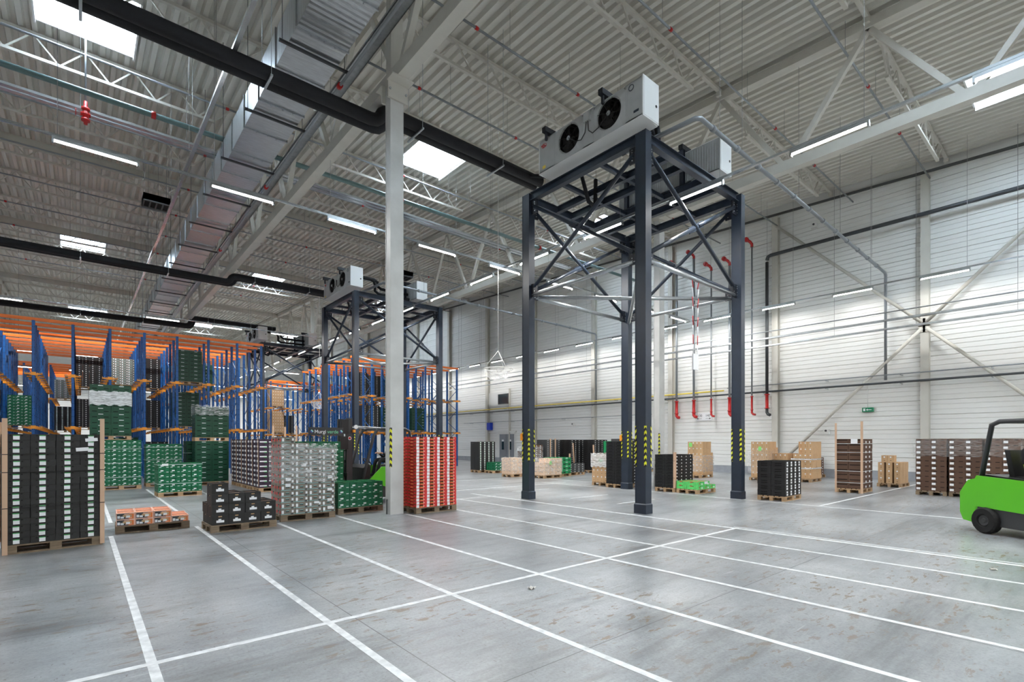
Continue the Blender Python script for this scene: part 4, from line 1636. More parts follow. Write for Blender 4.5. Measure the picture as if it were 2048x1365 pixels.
K['kiwi'] = Kind(0.394, 0.39, 0.13, ['kiwi_green', 'hole', 'produce_red'], front=((0.14, 0.25, 0.095, 0.11),), left=((0.14, 0.25, 0.095, 0.11),), sink=0.015,
                 extras=(('printed_front', ['carton_red', 'sticker'], [('F', 0.1, 0.16, 0.05, 0.08, 0), ('L', 0.1, 0.2, 0.1, 0.125, 0), ('F', 0.25, 0.33, 0.02, 0.07, 1)], None),))
K['brown'] = Kind(0.294, 0.39, 0.12, ['kraft_dark', 'hole', 'kraft_dark'], left=((0.04, 0.35, 0.085, 0.105),), front=((0.06, 0.23, 0.09, 0.105),),
                  extras=(('sticker', ['sticker'], [('F', 0.1, 0.15, 0.02, 0.08, 0)], None),))
K['wood'] = Kind(0.392, 0.39, 0.17, ['kraft_dark', 'hole', 'kraft_dark'], left=((0.03, 0.36, 0.12, 0.145),), front=((0.05, 0.15, 0.12, 0.14), (0.24, 0.34, 0.12, 0.14)),
                 extras=(('sticker', ['sticker'], [('F', 0.02, 0.12, 0.03, 0.1, 0)], None),))


def place(c, rz, lx, ly):
    return (c[0] + lx * math.cos(rz) - ly * math.sin(rz), c[1] + lx * math.sin(rz) + ly * math.cos(rz))


def centre(fl, rz, W=1.2, D=0.8):
    return place(fl, rz, W / 2, D / 2)


def stack(c, rz, kind, cols, ny, z0, label, group, cat='carton', name='carton', cw=None, cd=None, parts=True, jit=0.004, shell=True, left=True, top=False):
    """cols: number of layers for every column along local x"""
    k = K[kind]
    cw = cw or k.w + 0.006
    cd = cd or k.d + 0.01
    nx = len(cols)
    gap = 0.0015
    rear = MB()
    base = MB()
    k.body(base)
    for i in range(nx):
        for j in range(ny):
            nz = cols[i] if isinstance(cols[i], int) else cols[i][j]
            for q in range(nz):
                topl = q >= min((x if isinstance(x, int) else x[j]) for x in cols) - 1
                if shell and not (j == 0 or i in (0, nx - 1) or j == ny - 1 or topl):
                    continue
                if shell and j == ny - 1 and j > 0 and i not in (0, nx - 1) and not topl:
                    continue
                lx = (i - (nx - 1) / 2) * cw + RN.uniform(-jit, jit)
                ly = (j - (ny - 1) / 2) * cd + RN.uniform(-jit, jit)
                x, y = place(c, rz, lx, ly)
                z = z0 + q * (k.h + gap)
                if j > 0 and (i > 0 or not left) and not top:
                    b = len(rear.v)
                    rear.v += [(vx + lx, vy + ly, vz + z) for vx, vy, vz in base.v]
                    rear.f += [tuple(t + b for t in fc) for fc in base.f]
                    rear.m += base.m
                    rear.s += base.s
                    continue
                fc = ('F' if j == 0 else '') + ('L' if i == 0 else '')
                a = rz + RN.uniform(-1, 1) * jit * 1.5
                if parts and fc:
                    me, ex = k.meshes(fc)
                    o = obj(name, me, None, (x, y, z), a)
                    for nm, em, lab in ex:
                        e = obj(nm, em, o)
                        if lab:
                            e['label'] = lab
                elif fc and not parts:
                    o = obj(name, k.merged(fc)[2], None, (x, y, z), a)
                else:
                    o = obj(name, k.meshes('')[0], None, (x, y, z), a)
                a_, w_ = label.split('|')
                side = '%s from left' % ORD[i] if j == 0 else 'rear %s column' % ORD[i]
                tag(o, '%s, %s, %s layer up, %s' % (a_, side, ORD[q], w_), cat, group)
    if rear.v:
        o = obj('rear_' + name + 's', rear.mesh('rear_' + name + 's', k.mats), None, (c[0], c[1], 0), rz)
        tag(o, 'rear rows of the ' + group, cat, None, 'stuff')


def block_load(c, rz, kind, nx, ny, nz, z0, label, name='crate_stack', cat='crate stack'):
    """a far load: joined boxes, one object"""
    k = K[kind]
    cw, cd = k.w + 0.006, k.d + 0.01
    src, mats, _ = k.merged('FL')
    src2 = MB()
    k.body(src2)
    m = MB()
    for i in range(nx):
        for j in range(ny):
            for q in range(nz):
                if not (j == 0 or i in (0, nx - 1) or q == nz - 1):
                    continue
                s = src if j == 0 or i == 0 else src2
                dx, dy, dz = (i - (nx - 1) / 2) * cw, (j - (ny - 1) / 2) * cd, q * (k.h + 0.0015)
                b = len(m.v)
                m.v += [(x + dx, y + dy, z + dz) for x, y, z in s.v]
                m.f += [tuple(t + b for t in fc) for fc in s.f]
                m.m += s.m
                m.s += s.s
    o = obj(name, m.mesh(name, mats), None, (c[0], c[1], z0), rz)
    return tag(o, label, cat, None, 'stuff')


BANDN = {}


def band(c, rz, W, D, z, mt, label, group, t=0.004, h=0.012, sag=0.0, name='strap'):
    """a strapping band around a load"""
    m = MB()
    a, b = W / 2 + t, D / 2 + t
    m.box(-a, a, -b - 0.002, -b, z - h / 2, z + h / 2)
    m.box(-a, a, b, b + 0.002, z - h / 2, z + h / 2)
    m.box(-a - 0.002, -a, -b, b, z - h / 2, z + h / 2)
    m.box(a, a + 0.002, -b, b, z - h / 2, z + h / 2)
    o = obj(name, m.mesh(name, [mt]), None, (c[0], c[1], 0), rz)
    BANDN[group] = BANDN.get(group, 0) + 1
    return tag(o, label + ', ' + ORD[BANDN[group] - 1] + ' from the floor', 'strap', group)


def film(c, rz, W, D, z0, z1, label, mt='film', bulge=0.02, tails=True):
    m = MB()
    nu, nv = 14, 12
    pts = [(-W / 2, -D / 2), (W / 2, -D / 2), (W / 2, D / 2), (-W / 2, D / 2)]
    for s in range(4):
        a, b = Vector(pts[s]), Vector(pts[(s + 1) % 4])
        nrm = Vector(((b - a).y, -(b - a).x)).normalized()
        P = {}
        for i in range(nu + 1):
            for j in range(nv + 1):
                p = a.lerp(b, i / nu) + nrm * (0.012 + (RN.uniform(0, bulge) if 0 < i < nu else 0))
                z = z0 + (z1 - z0) * j / nv
                if j in (0, nv):
                    z += 0.03 * math.sin(i * 1.7 + s)
                P[i, j] = (p.x, p.y, z)
        for i in range(nu):
            for j in range(nv):
                m.face([P[i, j], P[i + 1, j], P[i + 1, j + 1], P[i, j + 1]], 0, True)
    o = obj('stretch_film', m.mesh('stretch_film', [mt]), None, (c[0], c[1], 0), rz)
    return tag(o, label, 'plastic film')


def corner_board(c, rz, lx, ly, z0, z1, label, group='kraft corner boards', lean=(0, 0), sx=1, sy=1, wd=0.055):
    m = MB()
    t = 0.006
    dx, dy = lean
    for (x0, x1, y0, y1) in ((0, wd * sx, 0, -t * sy), (0, -t * sx, -t * sy, wd * sy)):
        xa, xb = sorted((x0, x1))
        ya, yb = sorted((y0, y1))
        m.hexa([(xa, ya, 0), (xb, ya, 0), (xb, yb, 0), (xa, yb, 0), (xa + dx, ya + dy, z1 - z0), (xb + dx, ya + dy, z1 - z0), (xb + dx, yb + dy, z1 - z0), (xa + dx, yb + dy, z1 - z0)])
    x, y = place(c, rz, lx, ly)
    o = obj('corner_board', m.mesh('corner_board', ['cornerboard']), None, (x, y, z0), rz)
    return tag(o, label, 'corner board', group)


def sheet(c, rz, lx, ly, z, w, h, mt, label, rot=0.0, cat='paper label', name='paper_label', face='F'):
    m = MB()
    m.box(-w / 2, w / 2, -0.002, 0, -h / 2, h / 2)
    x, y = place(c, rz, lx, ly)
    o = obj(name, m.mesh(name, [mt]), None, (x, y, z), rot=(0, rot, rz + (0 if face == 'F' else -math.pi / 2)))
    return tag(o, label, cat)


# ---- 1 black carton stack, far left
rz = math.radians(7)
c1 = centre((-0.9, 11.03), rz)
pallet(c1, rz, 0, 'wood_old', 'worn wooden pallet under the tall black carton stack at far left', True)
stack(c1, rz, 'black', [17, 17, 17, 17], 2, 0.146, 'flat black carton|far left strapped stack', 'black cartons in the far left stack', left=False)
H1 = 0.146 + 17 * 0.102
for lx, ly, sx, sy, wh, zt, z0 in ((-0.615, -0.415, 1, 1, 'front left', 2.12, 0.0), (0.615, -0.415, -1, 1, 'front right', 2.15, 0.02), (-0.615, 0.415, 1, -1, 'rear left', 2.08, 0.1)):
    corner_board(c1, rz, lx, ly, z0, zt, 'tall kraft corner board at the %s corner of the black carton stack' % wh, 'corner boards of the black carton stack', sx=sx, sy=sy)
for z in (0.72, 1.28, 1.56):
    band(c1, rz, 1.232, 0.832, z, 'strap_black', 'thin dark strap around the tall black carton stack at far left', 'straps on the black carton stack', 0.006)
sheet(c1, rz, 0.45, -0.406, 1.79, 0.165, 0.055, 'sticker', 'long white paper label with barcode at top right of the black carton stack', -0.09)
sheet(c1, rz, 0.33, -0.406, 1.63, 0.165, 0.06, 'sticker', 'long white paper label below the barcode label on the black carton stack', -0.07)

# ---- 2 orange carrot cartons
rz = math.radians(-2)
c2 = centre((0.5, 12.2), rz)
pallet(c2, rz, 0, 'wood_old', 'worn wooden pallet under the orange printed cartons', True)
stack(c2, rz, 'carrot', [2, 2, 2, 1], 2, 0.146, 'orange printed carton|low front pallet', 'orange printed cartons', top=True)

# ---- 3 tall black cartons
rz = math.radians(2)
c3 = centre((1.9, 11.12), rz)
pallet(c3, rz, 0, 'wood_old', 'wooden pallet under the stepped pile of black cartons', True)
stack(c3, rz, 'tallblack', [[4, 2], [3, 3], [3, 2], [2, 2]], 2, 0.146, 'tall black carton|stepped pile', 'black cartons in the stepped pile', jit=0.008, top=True)

# ---- 4 wrapped grey cartons
rz = math.radians(-1)
c4 = centre((3.33, 11.7), rz)
pallet(c4, rz, 0, 'wood_old', 'wooden pallet under the film wrapped grey carton stack', True)
stack(c4, rz, 'grey', [13, 12, 11, 11], 2, 0.146, 'grey brown carton|film wrapped stack', 'grey brown wrapped cartons')
film(c4, rz, 1.25, 0.84, 0.85, 1.7, 'clear crinkled stretch film around the grey brown carton stack', bulge=0.035)
cnt = {}
for (lx, z, h) in ((-0.12, 1.24, 0.07), (0.0, 1.1, 0.06), (-0.45, 0.93, 0.07), (-0.45, 0.8, 0.07), (0.47, 0.95, 0.07), (0.47, 0.66, 0.06), (0.47, 0.42, 0.06), (0.47, 0.24, 0.07), (0.17, 0.38, 0.05)):
    cn = {-0.12: 'second', 0.0: 'second', -0.45: 'first', 0.47: 'fourth', 0.17: 'third'}[lx]
    cnt[cn] = cnt.get(cn, 0) + 1
    sheet(c4, rz, lx, -0.428 if z > 0.85 else -0.405, z, 0.11, h, 'sticker', 'white paper label on the wrapped grey brown stack, %s column, %s from top' % (cn, ORD[cnt[cn] - 1]))

# ---- 5 red carton stack
rz = math.radians(2)
c5 = centre((6.2, 10.86), rz)
pallet(c5, rz, 0, 'wood_old', 'wooden pallet under the tall red carton stack', True)
stack(c5, rz, 'red', [22, 22, 22, 22], 2, 0.146, 'flat red carton|tall red stack', 'red cartons')

# ---- 6 green crates beside the column
rz = math.radians(3)
c6 = centre((4.72, 12.0), rz)
pallet(c6, rz, 0, 'wood_old', 'wooden pallet under the low green crate load left of the nearest column', True)
stack(c6, rz, 'green', [4, 4, 4, 4], 2, 0.146, 'green crate|low load beside the column', 'green crates left of the nearest column', 'crate', 'crate', top=True)
# ---- 7 green crates, left middle, low load
rz = math.radians(2)
c7 = centre((1.87, 19.42), rz)
pallet(c7, rz, 0, 'wood', 'wooden pallet under the low bright green crate load', True)
stack(c7, rz, 'green', [6, 6, 6, 6], 2, 0.146, 'green crate|low strapped load in left aisle', 'green crates in the low strapped load', 'crate', 'crate')
for z in (0.42, 1.03):
    band(c7, rz, 1.22, 0.82, z, 'strap_white', 'pale strap around the low green crate load', 'straps on the low green load')
sheet(c7, rz, -0.42, -0.412, 1.03, 0.17, 0.07, 'sticker', 'white paper label on the upper left of the low green crate load')
# ---- 8 green load, with the big green crates stacked above
c8 = centre((0.55, 23.6), 0)
pallet(c8, 0, 0, 'wood', 'wooden pallet under the tall green labelled crates, left of the two', False)
block_load(c8, 0, 'green', 4, 2, 11, 0.146, 'stack: green crates with white labels in the tall strapped load beneath the film wrapped green load')
for z in (0.45, 0.98, 1.5):
    band(c8, 0, 1.22, 0.82, z, 'strap_white', 'pale strap around the left tall green crate load', 'straps on the left tall green load')
c8b = (c8[0] - 0.3, c8[1])
pallet(c8b, 0, 1.838, 'wood', 'wooden pallet carrying the big film wrapped green crates high up', False)
stack(c8b, 0, 'biggreen', [9, 9], 2, 1.984, 'large green crate|high film banded load', 'large green crates in the high load', 'crate', 'crate')
film(c8b, 0, 1.22, 0.82, 3.1, 3.6, 'white stretch film band around the high load of large green crates', 'film_white', 0.01)
# ---- 9 second tall green load
c9 = centre((1.95, 24.4), 0)
pallet(c9, 0, 0, 'wood', 'wooden pallet under the tall green labelled crates, right of the two', False)
block_load(c9, 0, 'green', 4, 2, 10, 0.146, 'stack: green crates with white labels in the tall strapped load behind the low green load')
for z in (0.5, 1.05, 1.55):
    band(c9, 0, 1.22, 0.82, z, 'strap_white', 'pale strap around the right tall green crate load', 'straps on the right tall green load')
# ---- 10 dark green large crates and the wrapped load on them
c10 = centre((3.35, 24.9), 0)
pallet(c10, 0, 0, 'wood', 'wooden pallet under the plain dark green large crates', False)
block_load(c10, 0, 'biggreen', 2, 2, 8, 0.146, 'stack: large plain dark green crates in the load left of the purple cartons')
band(c10, 0, 1.22, 0.82, 1.3, 'strap_white', 'pale strap around the plain dark green crates', 'straps on the dark green load')
c10b = (c10[0] + 0.15, c10[1] - 1.2)
pallet(c10b, 0, 1.80, 'wood', 'wooden pallet under the film topped green load above the dark green crates', False)
c10c = (c10b[0], c10b[1])
pallet(c10c, 0, 0, 'wood', 'wooden pallet under the front dark green crate load', False)
block_load(c10c, 0, 'biggreen', 2, 2, 8, 0.146, 'stack: large dark green crates in the load carrying the film topped green load')
block_load(c10b, 0, 'biggreen', 2, 2, 6, 1.946, 'stack: large dark green crates with slots painted lit in the upper film topped load')
film(c10b, 0, 1.22, 0.82, 2.85, 3.25, 'shiny stretch film over the top of the upper dark green load', 'film', 0.02)

# ---- 11 purple carton row with dangling corner boards
for n in range(5):
    y = 19.2 + n * 0.86
    c = (5.35, y + 0.4)
    pallet(c, 0, 0, 'wood', 'wooden pallet under the purple carton row, %s from the near end' % ORD[n], False, 'pallets of the purple row')
    block_load(c, 0, 'purple', 4, 2, 10, 0.146, 'dark purple carton load with white round print, %s in the row behind the stepped black pile' % ('nearest', 'second', 'third', 'fourth', 'farthest')[n])
for n, (y, zt, ln) in enumerate(((19.25, 1.93, 0), (20.05, 1.9, 0.05), (20.9, 1.92, 0.0), (21.7, 1.9, -0.1), (22.5, 1.93, 0.1), (23.3, 1.9, 0.2))):
    m = MB()
    m.hexa([(4.735, y - 0.03, 0.2), (4.742, y - 0.03, 0.2), (4.742, y + 0.03, 0.2), (4.735, y + 0.03, 0.2), (4.735 - 0.02, y - 0.03 + ln * 0.3, zt), (4.742 - 0.02, y - 0.03 + ln * 0.3, zt), (4.742 - 0.02, y + 0.03 + ln * 0.3, zt), (4.735 - 0.02, y + 0.03 + ln * 0.3, zt)])
    solo('corner_board', m, ['cornerboard'], 'kraft strip on the side of the purple carton row, %s from the near end' % ORD[n], 'corner board', 'board strips on the purple row')
for n, (x, y, zt, wd) in enumerate(((5.2, 19.15, 2.35, 0.06), (5.6, 19.15, 2.3, 0.06), (6.0, 19.15, 2.35, 0.06))):
    m = MB()
    m.box(x - wd / 2, x + wd / 2, y, y + 0.01, 0.2, zt)
    solo('corner_board', m, ['cornerboard'], 'kraft strip above the front of the purple carton row, %s from left' % ORD[n], 'corner board', 'board strips on the purple front end')

# ---- wall side and middle distance loads
def merged(c, rz, kind, cols, ny, z0, label, name, cat, cw=None):
    k = K[kind]
    cw = cw or k.w + 0.006
    cd = k.d + 0.01
    src, mats, _ = k.merged('FL')
    m = MB()
    nx = len(cols)
    for i in range(nx):
        for j in range(ny):
            for q in range(cols[i]):
                if not (j in (0, ny - 1) or i in (0, nx - 1) or q >= min(cols) - 1):
                    continue
                dx, dy, dz = (i - (nx - 1) / 2) * cw + RN.uniform(-.003, .003), (j - (ny - 1) / 2) * cd, q * (k.h + 0.0015)
                b = len(m.v)
                m.v += [(x + dx, y + dy, z + dz) for x, y, z in src.v]
                m.f += [tuple(t + b for t in fc) for fc in src.f]
                m.m += src.m
                m.s += src.s
    o = obj(name, m.mesh(name, mats), None, (c[0], c[1], z0), rz)
    return tag(o, label, cat, None, 'stuff')


def L(fl, kind, cols, ny, what, pal='wood', rot=False, group=None, parts=False, cat='carton', name='carton', z0=0.146, cw=None, near=False, **kw):
    c = centre(fl, 0)
    pallet(c, 0, z0 - 0.146, pal, 'wooden pallet under the ' + what, near)
    lab = kw.pop('label')
    if parts:
        stack(c, -math.pi / 2 if rot else 0, kind, cols, ny, z0, lab, group or ('cartons of the ' + what), cat, name, parts=parts, cw=cw, **kw)
    else:
        merged(c, -math.pi / 2 if rot else 0, kind, cols, ny, z0, what[:1] + what[1:], name + '_stack', cat + ' stack', cw)
    return c


c = L((17.35, 23.3), 'black', [16] * 4, 2, 'tall black crate stack in front of the grey wall door', label='flat black carton with a small white sticker in the tall stack before the grey door')
c = L((16.35, 19.2), 'pale', [4, 4, 3], 2, 'low pale carton load, left of two near the wall door', label='pale kraft carton in the low film wrapped load, left of two near the wall door')
film(c, 0, 1.24, 0.84, 0.3, 0.98, 'clear stretch film around the low pale carton load, left of two')
c = L((16.95, 17.5), 'pale', [3, 4, 4], 2, 'low pale carton load, right of two near the wall door', label='pale kraft carton in the low film wrapped load, right of two near the wall door')
film(c, 0, 1.24, 0.84, 0.3, 0.98, 'clear stretch film around the low pale carton load, right of two')
sheet(c, 0, -0.2, -0.43, 0.75, 0.16, 0.16, 'paper_green', 'light green paper note on the low pale carton load')
c = L((18.9, 20.9), 'brown', [9, 8, 12, 12], 2, 'brown carton stack left behind the nearest tower leg', label='dark brown carton in the stack left behind the nearest tower leg')
film(c, 0, 1.24, 0.84, 0.2, 1.5, 'clear stretch film around the brown cartons near the wall door')
c = L((18.05, 17.9), 'brightgreen', [4, 4], 2, 'bright green crate load right of the nearest tower leg', label='bright green crate in the low load right of the left tower leg', cat='crate', name='crate', group='bright green crates')
c = L((19.55, 18.3), 'charcoal', [4, 4, 4, 4], 2, 'small charcoal carton load beside the bright green crates', label='charcoal carton with white sticker in the small load beside the bright green crates')
corner_board(c, 0, -0.64, -0.42, 0, 1.15, 'kraft corner board leaning at the small charcoal load', lean=(0.05, 0))
c = L((20.3, 20.8), 'charcoal', [15] * 4, 2, 'first tall dark stack behind the bright green crates', label='charcoal carton in the first tall dark stack behind the bright green crates')
for i, lx in enumerate((-0.3, 0.1)):
    corner_board(c, 0, lx, -0.42, 0.15, 1.95, 'kraft board on the first tall dark stack, %s one' % ('left', 'right')[i], 'boards on the first dark stack')
c = L((21.35, 19.9), 'dark', [15] * 4, 2, 'second tall dark stack behind the bright green crates', label='black crate in the second tall dark stack behind the bright green crates', cat='crate', name='crate')
corner_board(c, 0, -0.3, -0.42, 0.1, 1.7, 'kraft board leaning on the second tall dark stack', lean=(-0.12, 0))
c = L((22.2, 18.9), 'dark', [15] * 4, 2, 'third tall dark stack behind the bright green crates', label='black crate in the third tall dark stack behind the bright green crates', cat='crate', name='crate')
corner_board(c, 0, -0.55, -0.42, 0.1, 1.6, 'kraft board leaning on the third tall dark stack', lean=(-0.1, 0))
c = L((23.3, 18.2), 'dark', [9] * 4, 2, 'fourth dark stack with charcoal cartons on top', label='black crate low in the fourth dark stack', cat='crate', name='crate')
merged(c, 0, 'charcoal', [5, 5, 5, 5], 2, 0.146 + 9 * 0.1165 + 0.01, 'charcoal cartons with white stickers on top of the fourth dark stack', 'carton_stack', 'carton stack')
film(c, 0, 1.22, 0.83, 0.7, 1.15, 'dark glossy stretch film around the middle of the fourth dark stack')
c = L((24.6, 17.4), 'charcoal', [10] * 4, 2, 'film wrapped charcoal stack left of the kraft wrapped load', label='charcoal carton in the film wrapped stack behind the kraft load')
film(c, 0, 1.24, 0.84, 0.2, 1.2, 'milky stretch film around the charcoal stack by the wall', 'film_white')
c = L((15.95, 12.87), 'tan', [4] * 4, 3, 'kraft carton load left of the rear tower leg', label='tall kraft carton in the film topped load left of the rear tower leg', rot=True, cw=0.2)
film(c, 0, 1.26, 0.86, 0.75, 1.3, 'milky stretch film over the top of the kraft load left of the rear tower leg', 'film_white')
sheet(c, 0, -0.64, -0.1, 1.02, 0.16, 0.16, 'paper_green', 'pale green paper note under film on the kraft load left of the rear tower leg', face='L')
c = L((15.62, 11.92 - 0.05), 'dark', [14] * 4, 2, 'black crate stack at the rear tower leg', label='black crate in the tall stack hidden partly by the rear tower leg', cat='crate', name='crate')
corner_board(c, 0, -0.62, -0.42, 0.05, 2.2, 'tall kraft corner board on the black crate stack at the rear tower leg')
c = L((18.3, 14.2), 'brightgreen', [8, 8], 2, 'tall green crate stack behind the rear tower leg', label='green crate in the tall stack behind the rear tower leg', cat='crate', name='crate', group='green crates behind the rear leg')
c = L((15.75, 9.75), 'dark', [10] * 4, 2, 'black crate stack right of the nearest tower leg', label='black crate|left of the light green cartons', cat='crate', name='crate', parts=True)
corner_board(c, 0, -0.61, -0.42, 0.15, 1.4, 'kraft corner board on the black crate stack behind the light green cartons', wd=0.07)
for z in (0.5, 1.1):
    band(c, 0, 1.22, 0.82, z, 'strap_black', 'black strap around the crate stack behind the light green cartons', 'straps on the black crate stack')
c = L((16.9, 12.65), 'charcoal', [15] * 4, 2, 'tall charcoal stack behind the front black crate stack', label='charcoal carton with white sticker in the tall stack before the second column')
c = L((15.77, 8.9), 'kiwi', [2, 2, 1], 2, 'low light green carton load', label='light green carton|low pallet', pal='wood', group='light green cartons', parts=True)
sheet(c, 0, -0.05, -0.4, 0.36, 0.22, 0.09, 'sticker', 'white paper label on the light green cartons')
c = L((22.95, 12.8), 'tan', [6, 6, 6, 6], 2, 'stepped kraft carton stack with a green note', label='kraft carton with white sticker in the stepped stack carrying a green note', rot=True, cw=0.2)
merged((c[0] + 0.4, c[1]), -math.pi / 2, 'tan', [4] * 4, 1, 0.146, 'further kraft carton at the lower right of the stepped stack carrying a green note', 'carton_stack', 'carton stack', cw=0.2)
film(c, 0, 1.26, 0.86, 0.3, 1.1, 'loose white stretch film bands around the stepped kraft stack', 'film')
sheet(c, 0, -0.62, 0.12, 1.62, 0.17, 0.2, 'paper_green', 'bright green paper note on the stepped kraft stack', face='L')
c = L((23.6, 9.95), 'tan', [6, 6, 6, 6], 2, 'kraft carton stack right of the right tower leg', label='kraft carton in the stack right of the right tower leg', rot=True, cw=0.2)
merged((c[0] + 0.4, c[1]), -math.pi / 2, 'tan', [5] * 4, 1, 0.146, 'further kraft carton at the right end of the stack behind the right tower leg', 'carton_stack', 'carton stack', cw=0.2)
film(c, 0, 1.26, 0.86, 0.3, 1.4, 'thin stretch film around the kraft stack right of the right tower leg', 'film_thin')
sheet(c, 0, -0.62, -0.1, 1.45, 0.13, 0.2, 'paper_green', 'green paper note on the kraft stack right of the right tower leg', face='L')
c = L((15.75, 6.12), 'bigblack', [6, 6, 6, 6], 2, 'black crate load with white hanging labels', label='black labelled crate|right of the tower', cat='crate', name='crate', pal='wood', parts=True, group='black labelled crates', near=True)
c = L((24.1, 8.3), 'tan', [4, 4, 6, 6], 2, 'kraft stack behind the black labelled crates', label='kraft carton in the stack behind the black labelled crates', rot=True, cw=0.2)
merged((c[0] + 0.4, c[1]), -math.pi / 2, 'tan', [6] * 4, 1, 0.146, 'further kraft carton at the right of the stack behind the black labelled crates', 'carton_stack', 'carton stack', cw=0.2)
for z in (0.6, 1.0):
    band(c, 0, 1.22, 0.82, z, 'film_white', 'white film band on the kraft stack behind the black crates', 'film bands on the kraft stack', h=0.06)
c = L((24.2, 9.3), 'tan', [4, 4, 4, 4], 3, 'rear kraft load behind the black labelled crates', label='kraft carton in the rear lower load behind the black labelled crates', rot=True, cw=0.2)
c = L((27.2, 9.1), 'brown', [7, 7], 2, 'small dark stack close to the clad wall', label='small dark brown carton stacked close to the clad wall')
c = L((20.25, 5.4), 'wood', [10, 10, 10], 2, 'tall dark brown crate stack with two corner boards', label='dark brown crate|stack with projecting boards', cat='crate', name='crate', parts=True, group='dark brown crates', near=True)
corner_board(c, 0, -0.62, 0.4, 0.0, 2.42, 'tall brown corner board, left of two on the dark brown crate stack', sy=-1)
corner_board(c, 0, -0.62, -0.42, 0.0, 2.46, 'tall brown corner board, right of two on the dark brown crate stack')
for z in (0.35, 0.75, 1.1, 1.4, 1.7):
    band(c, 0, 1.24, 0.84, z, 'strap_white', 'white strap around the tall dark brown crate stack', 'straps on the dark brown crates')
sheet(c, 0, -0.628, -0.18, 1.78, 0.2, 0.17, 'sticker', 'white paper label on the side of the tall dark brown crate stack', face='L')
c = L((24.0, 5.1), 'tan', [3, 3, 3], 3, 'low brown carton load beside the dark brown crate stack', label='brown carton with white sticker in the low load beside the dark brown crates', rot=True, cw=0.262)
merged((c[0] - 0.4, c[1] + 0.05), -math.pi / 2, 'tan', [1, 1], 1, 0.146 + 3 * 0.2715, 'further single brown carton sitting on top of the low load beside the dark brown crates', 'carton_stack', 'carton stack')
for n, y in enumerate((3.35, 2.5, 1.65)):
    c = (21.9, y + 0.4)
    pallet(c, 0, 0, 'wood_old', 'wooden pallet under the right edge brown load, %s from left' % ORD[n], False, 'pallets of the right edge load')
    merged(c, -math.pi / 2, 'wood', [10, 10], 3, 0.146, 'dark brown cartons in the wrapped load at the right edge, %s' % ('left end', 'middle', 'right end')[n], 'carton_stack', 'carton stack')
film((21.9, 2.9), 0, 1.24, 2.6, 1.3, 1.85, 'clear stretch film over the dark brown load at the right edge', 'film_thin')
c = L((17.6, 22.3), 'green', [3, 3, 3], 2, 'small green crate load far behind the red cartons', label='green crate in the small load seen far behind the red cartons', cat='crate', name='crate')
c = L((-2.6, 9.85), 'grey', [9] * 4, 2, 'grey carton stack cut off by the left edge', label='grey carton|stack at left frame edge', parts=True, near=True, pal='wood_old')

# ---- loads inside the racks
RL = 0
for (x, y, lev, kind, nx, nz, lb) in (
        (-1.45, 49.5, 2.44, 'black', 4, 17, 'black cartons with white stickers low in the second left rack'),
        (-1.45, 49.5, 4.8, 'grey', 4, 10, 'pale cartons high in the second left rack'),
        (-0.2, 38.5, 4.8, 'dark', 4, 15, 'dark crates high in the third bay of the nearest rack'),
        (-0.2, 38.5, 2.44, 'dark', 4, 14, 'dark crates low in the third bay of the nearest rack'),
        (1.15, 35.8, 4.8, 'grey', 4, 11, 'reddish pale cartons high in the fourth bay of the nearest rack'),
        (2.46, 37.0, 4.8, 'dark', 4, 15, 'dark crates high in the fifth bay of the nearest rack'),
        (2.46, 37.0, 2.44, 'dark', 4, 14, 'dark crates low in the fifth bay of the nearest rack'),
        (3.81, 31.7, 4.8, 'biggreen', 2, 8, 'dark green crates high in the sixth bay of the nearest rack'),
        (3.81, 32.6, 2.44, 'biggreen', 2, 9, 'dark green crates low in the sixth bay of the nearest rack'),
        (5.18, 36.8, 4.8, 'biggreen', 2, 8, 'dark green crates high in the seventh bay of the nearest rack'),
        (-2.82, 36.0, 2.44, 'green', 4, 10, 'green crates low in the second bay of the nearest rack'),
        (-4.1, 34.0, 2.44, 'dark', 4, 14, 'dark crates low in the first bay of the nearest rack'),
        (-2.82, 33.0, 0.0, 'dark', 4, 14, 'dark crates on the floor in the second bay of the nearest rack'),
        (2.46, 33.5, 0.0, 'dark', 4, 14, 'dark crates on the floor in the fifth bay of the nearest rack'),
        (1.15, 33.5, 0.0, 'biggreen', 2, 9, 'dark green crates on the floor in the fourth bay of the nearest rack'),
        (12.8, 48.2, 2.44, 'tan', 6, 7, 'kraft cartons low in the farthest rack'),
        (12.8, 48.2, 4.8, 'tan', 6, 6, 'kraft cartons high in the farthest rack'),
        (14.2, 50.0, 2.44, 'dark', 4, 14, 'dark crates low in the farthest rack'),
        (14.5, 32.5, 2.44, 'dark', 4, 14, 'dark crates low in the second bay of the middle tower rack'),
        (14.5, 34.5, 4.8, 'dark', 4, 15, 'dark crates high in the second bay of the middle tower rack'),
        (15.85, 33.8, 2.44, 'biggreen', 2, 8, 'dark green crates low in the third bay of the middle tower rack'),
        (15.85, 34.8, 4.8, 'dark', 4, 14, 'dark crates high in the third bay of the middle tower rack'),
        (17.2, 34.0, 4.8, 'biggreen', 2, 8, 'dark green crates high in the fourth bay of the middle tower rack'),
        (18.5, 33.0, 2.44, 'biggreen', 2, 8, 'dark green crates low in the fifth bay of the middle tower rack'),
        (13.2, 33.0, 0.0, 'dark', 4, 14, 'dark crates on the floor in the first bay of the middle tower rack'),
        (17.2, 33.5, 0.0, 'dark', 4, 13, 'dark crates on the floor in the fourth bay of the middle tower rack')):
    z = lev if lev == 0 else lev + 0.04
    c = centre((x, y), 0)
    o = obj('pallet', FULLP['wood'], None, (c[0], c[1], z))
    tag(o, 'pallet under ' + lb, 'pallet')
    block_load(c, 0, kind, nx, 2, nz, z + 0.146, 'stack of ' + lb)


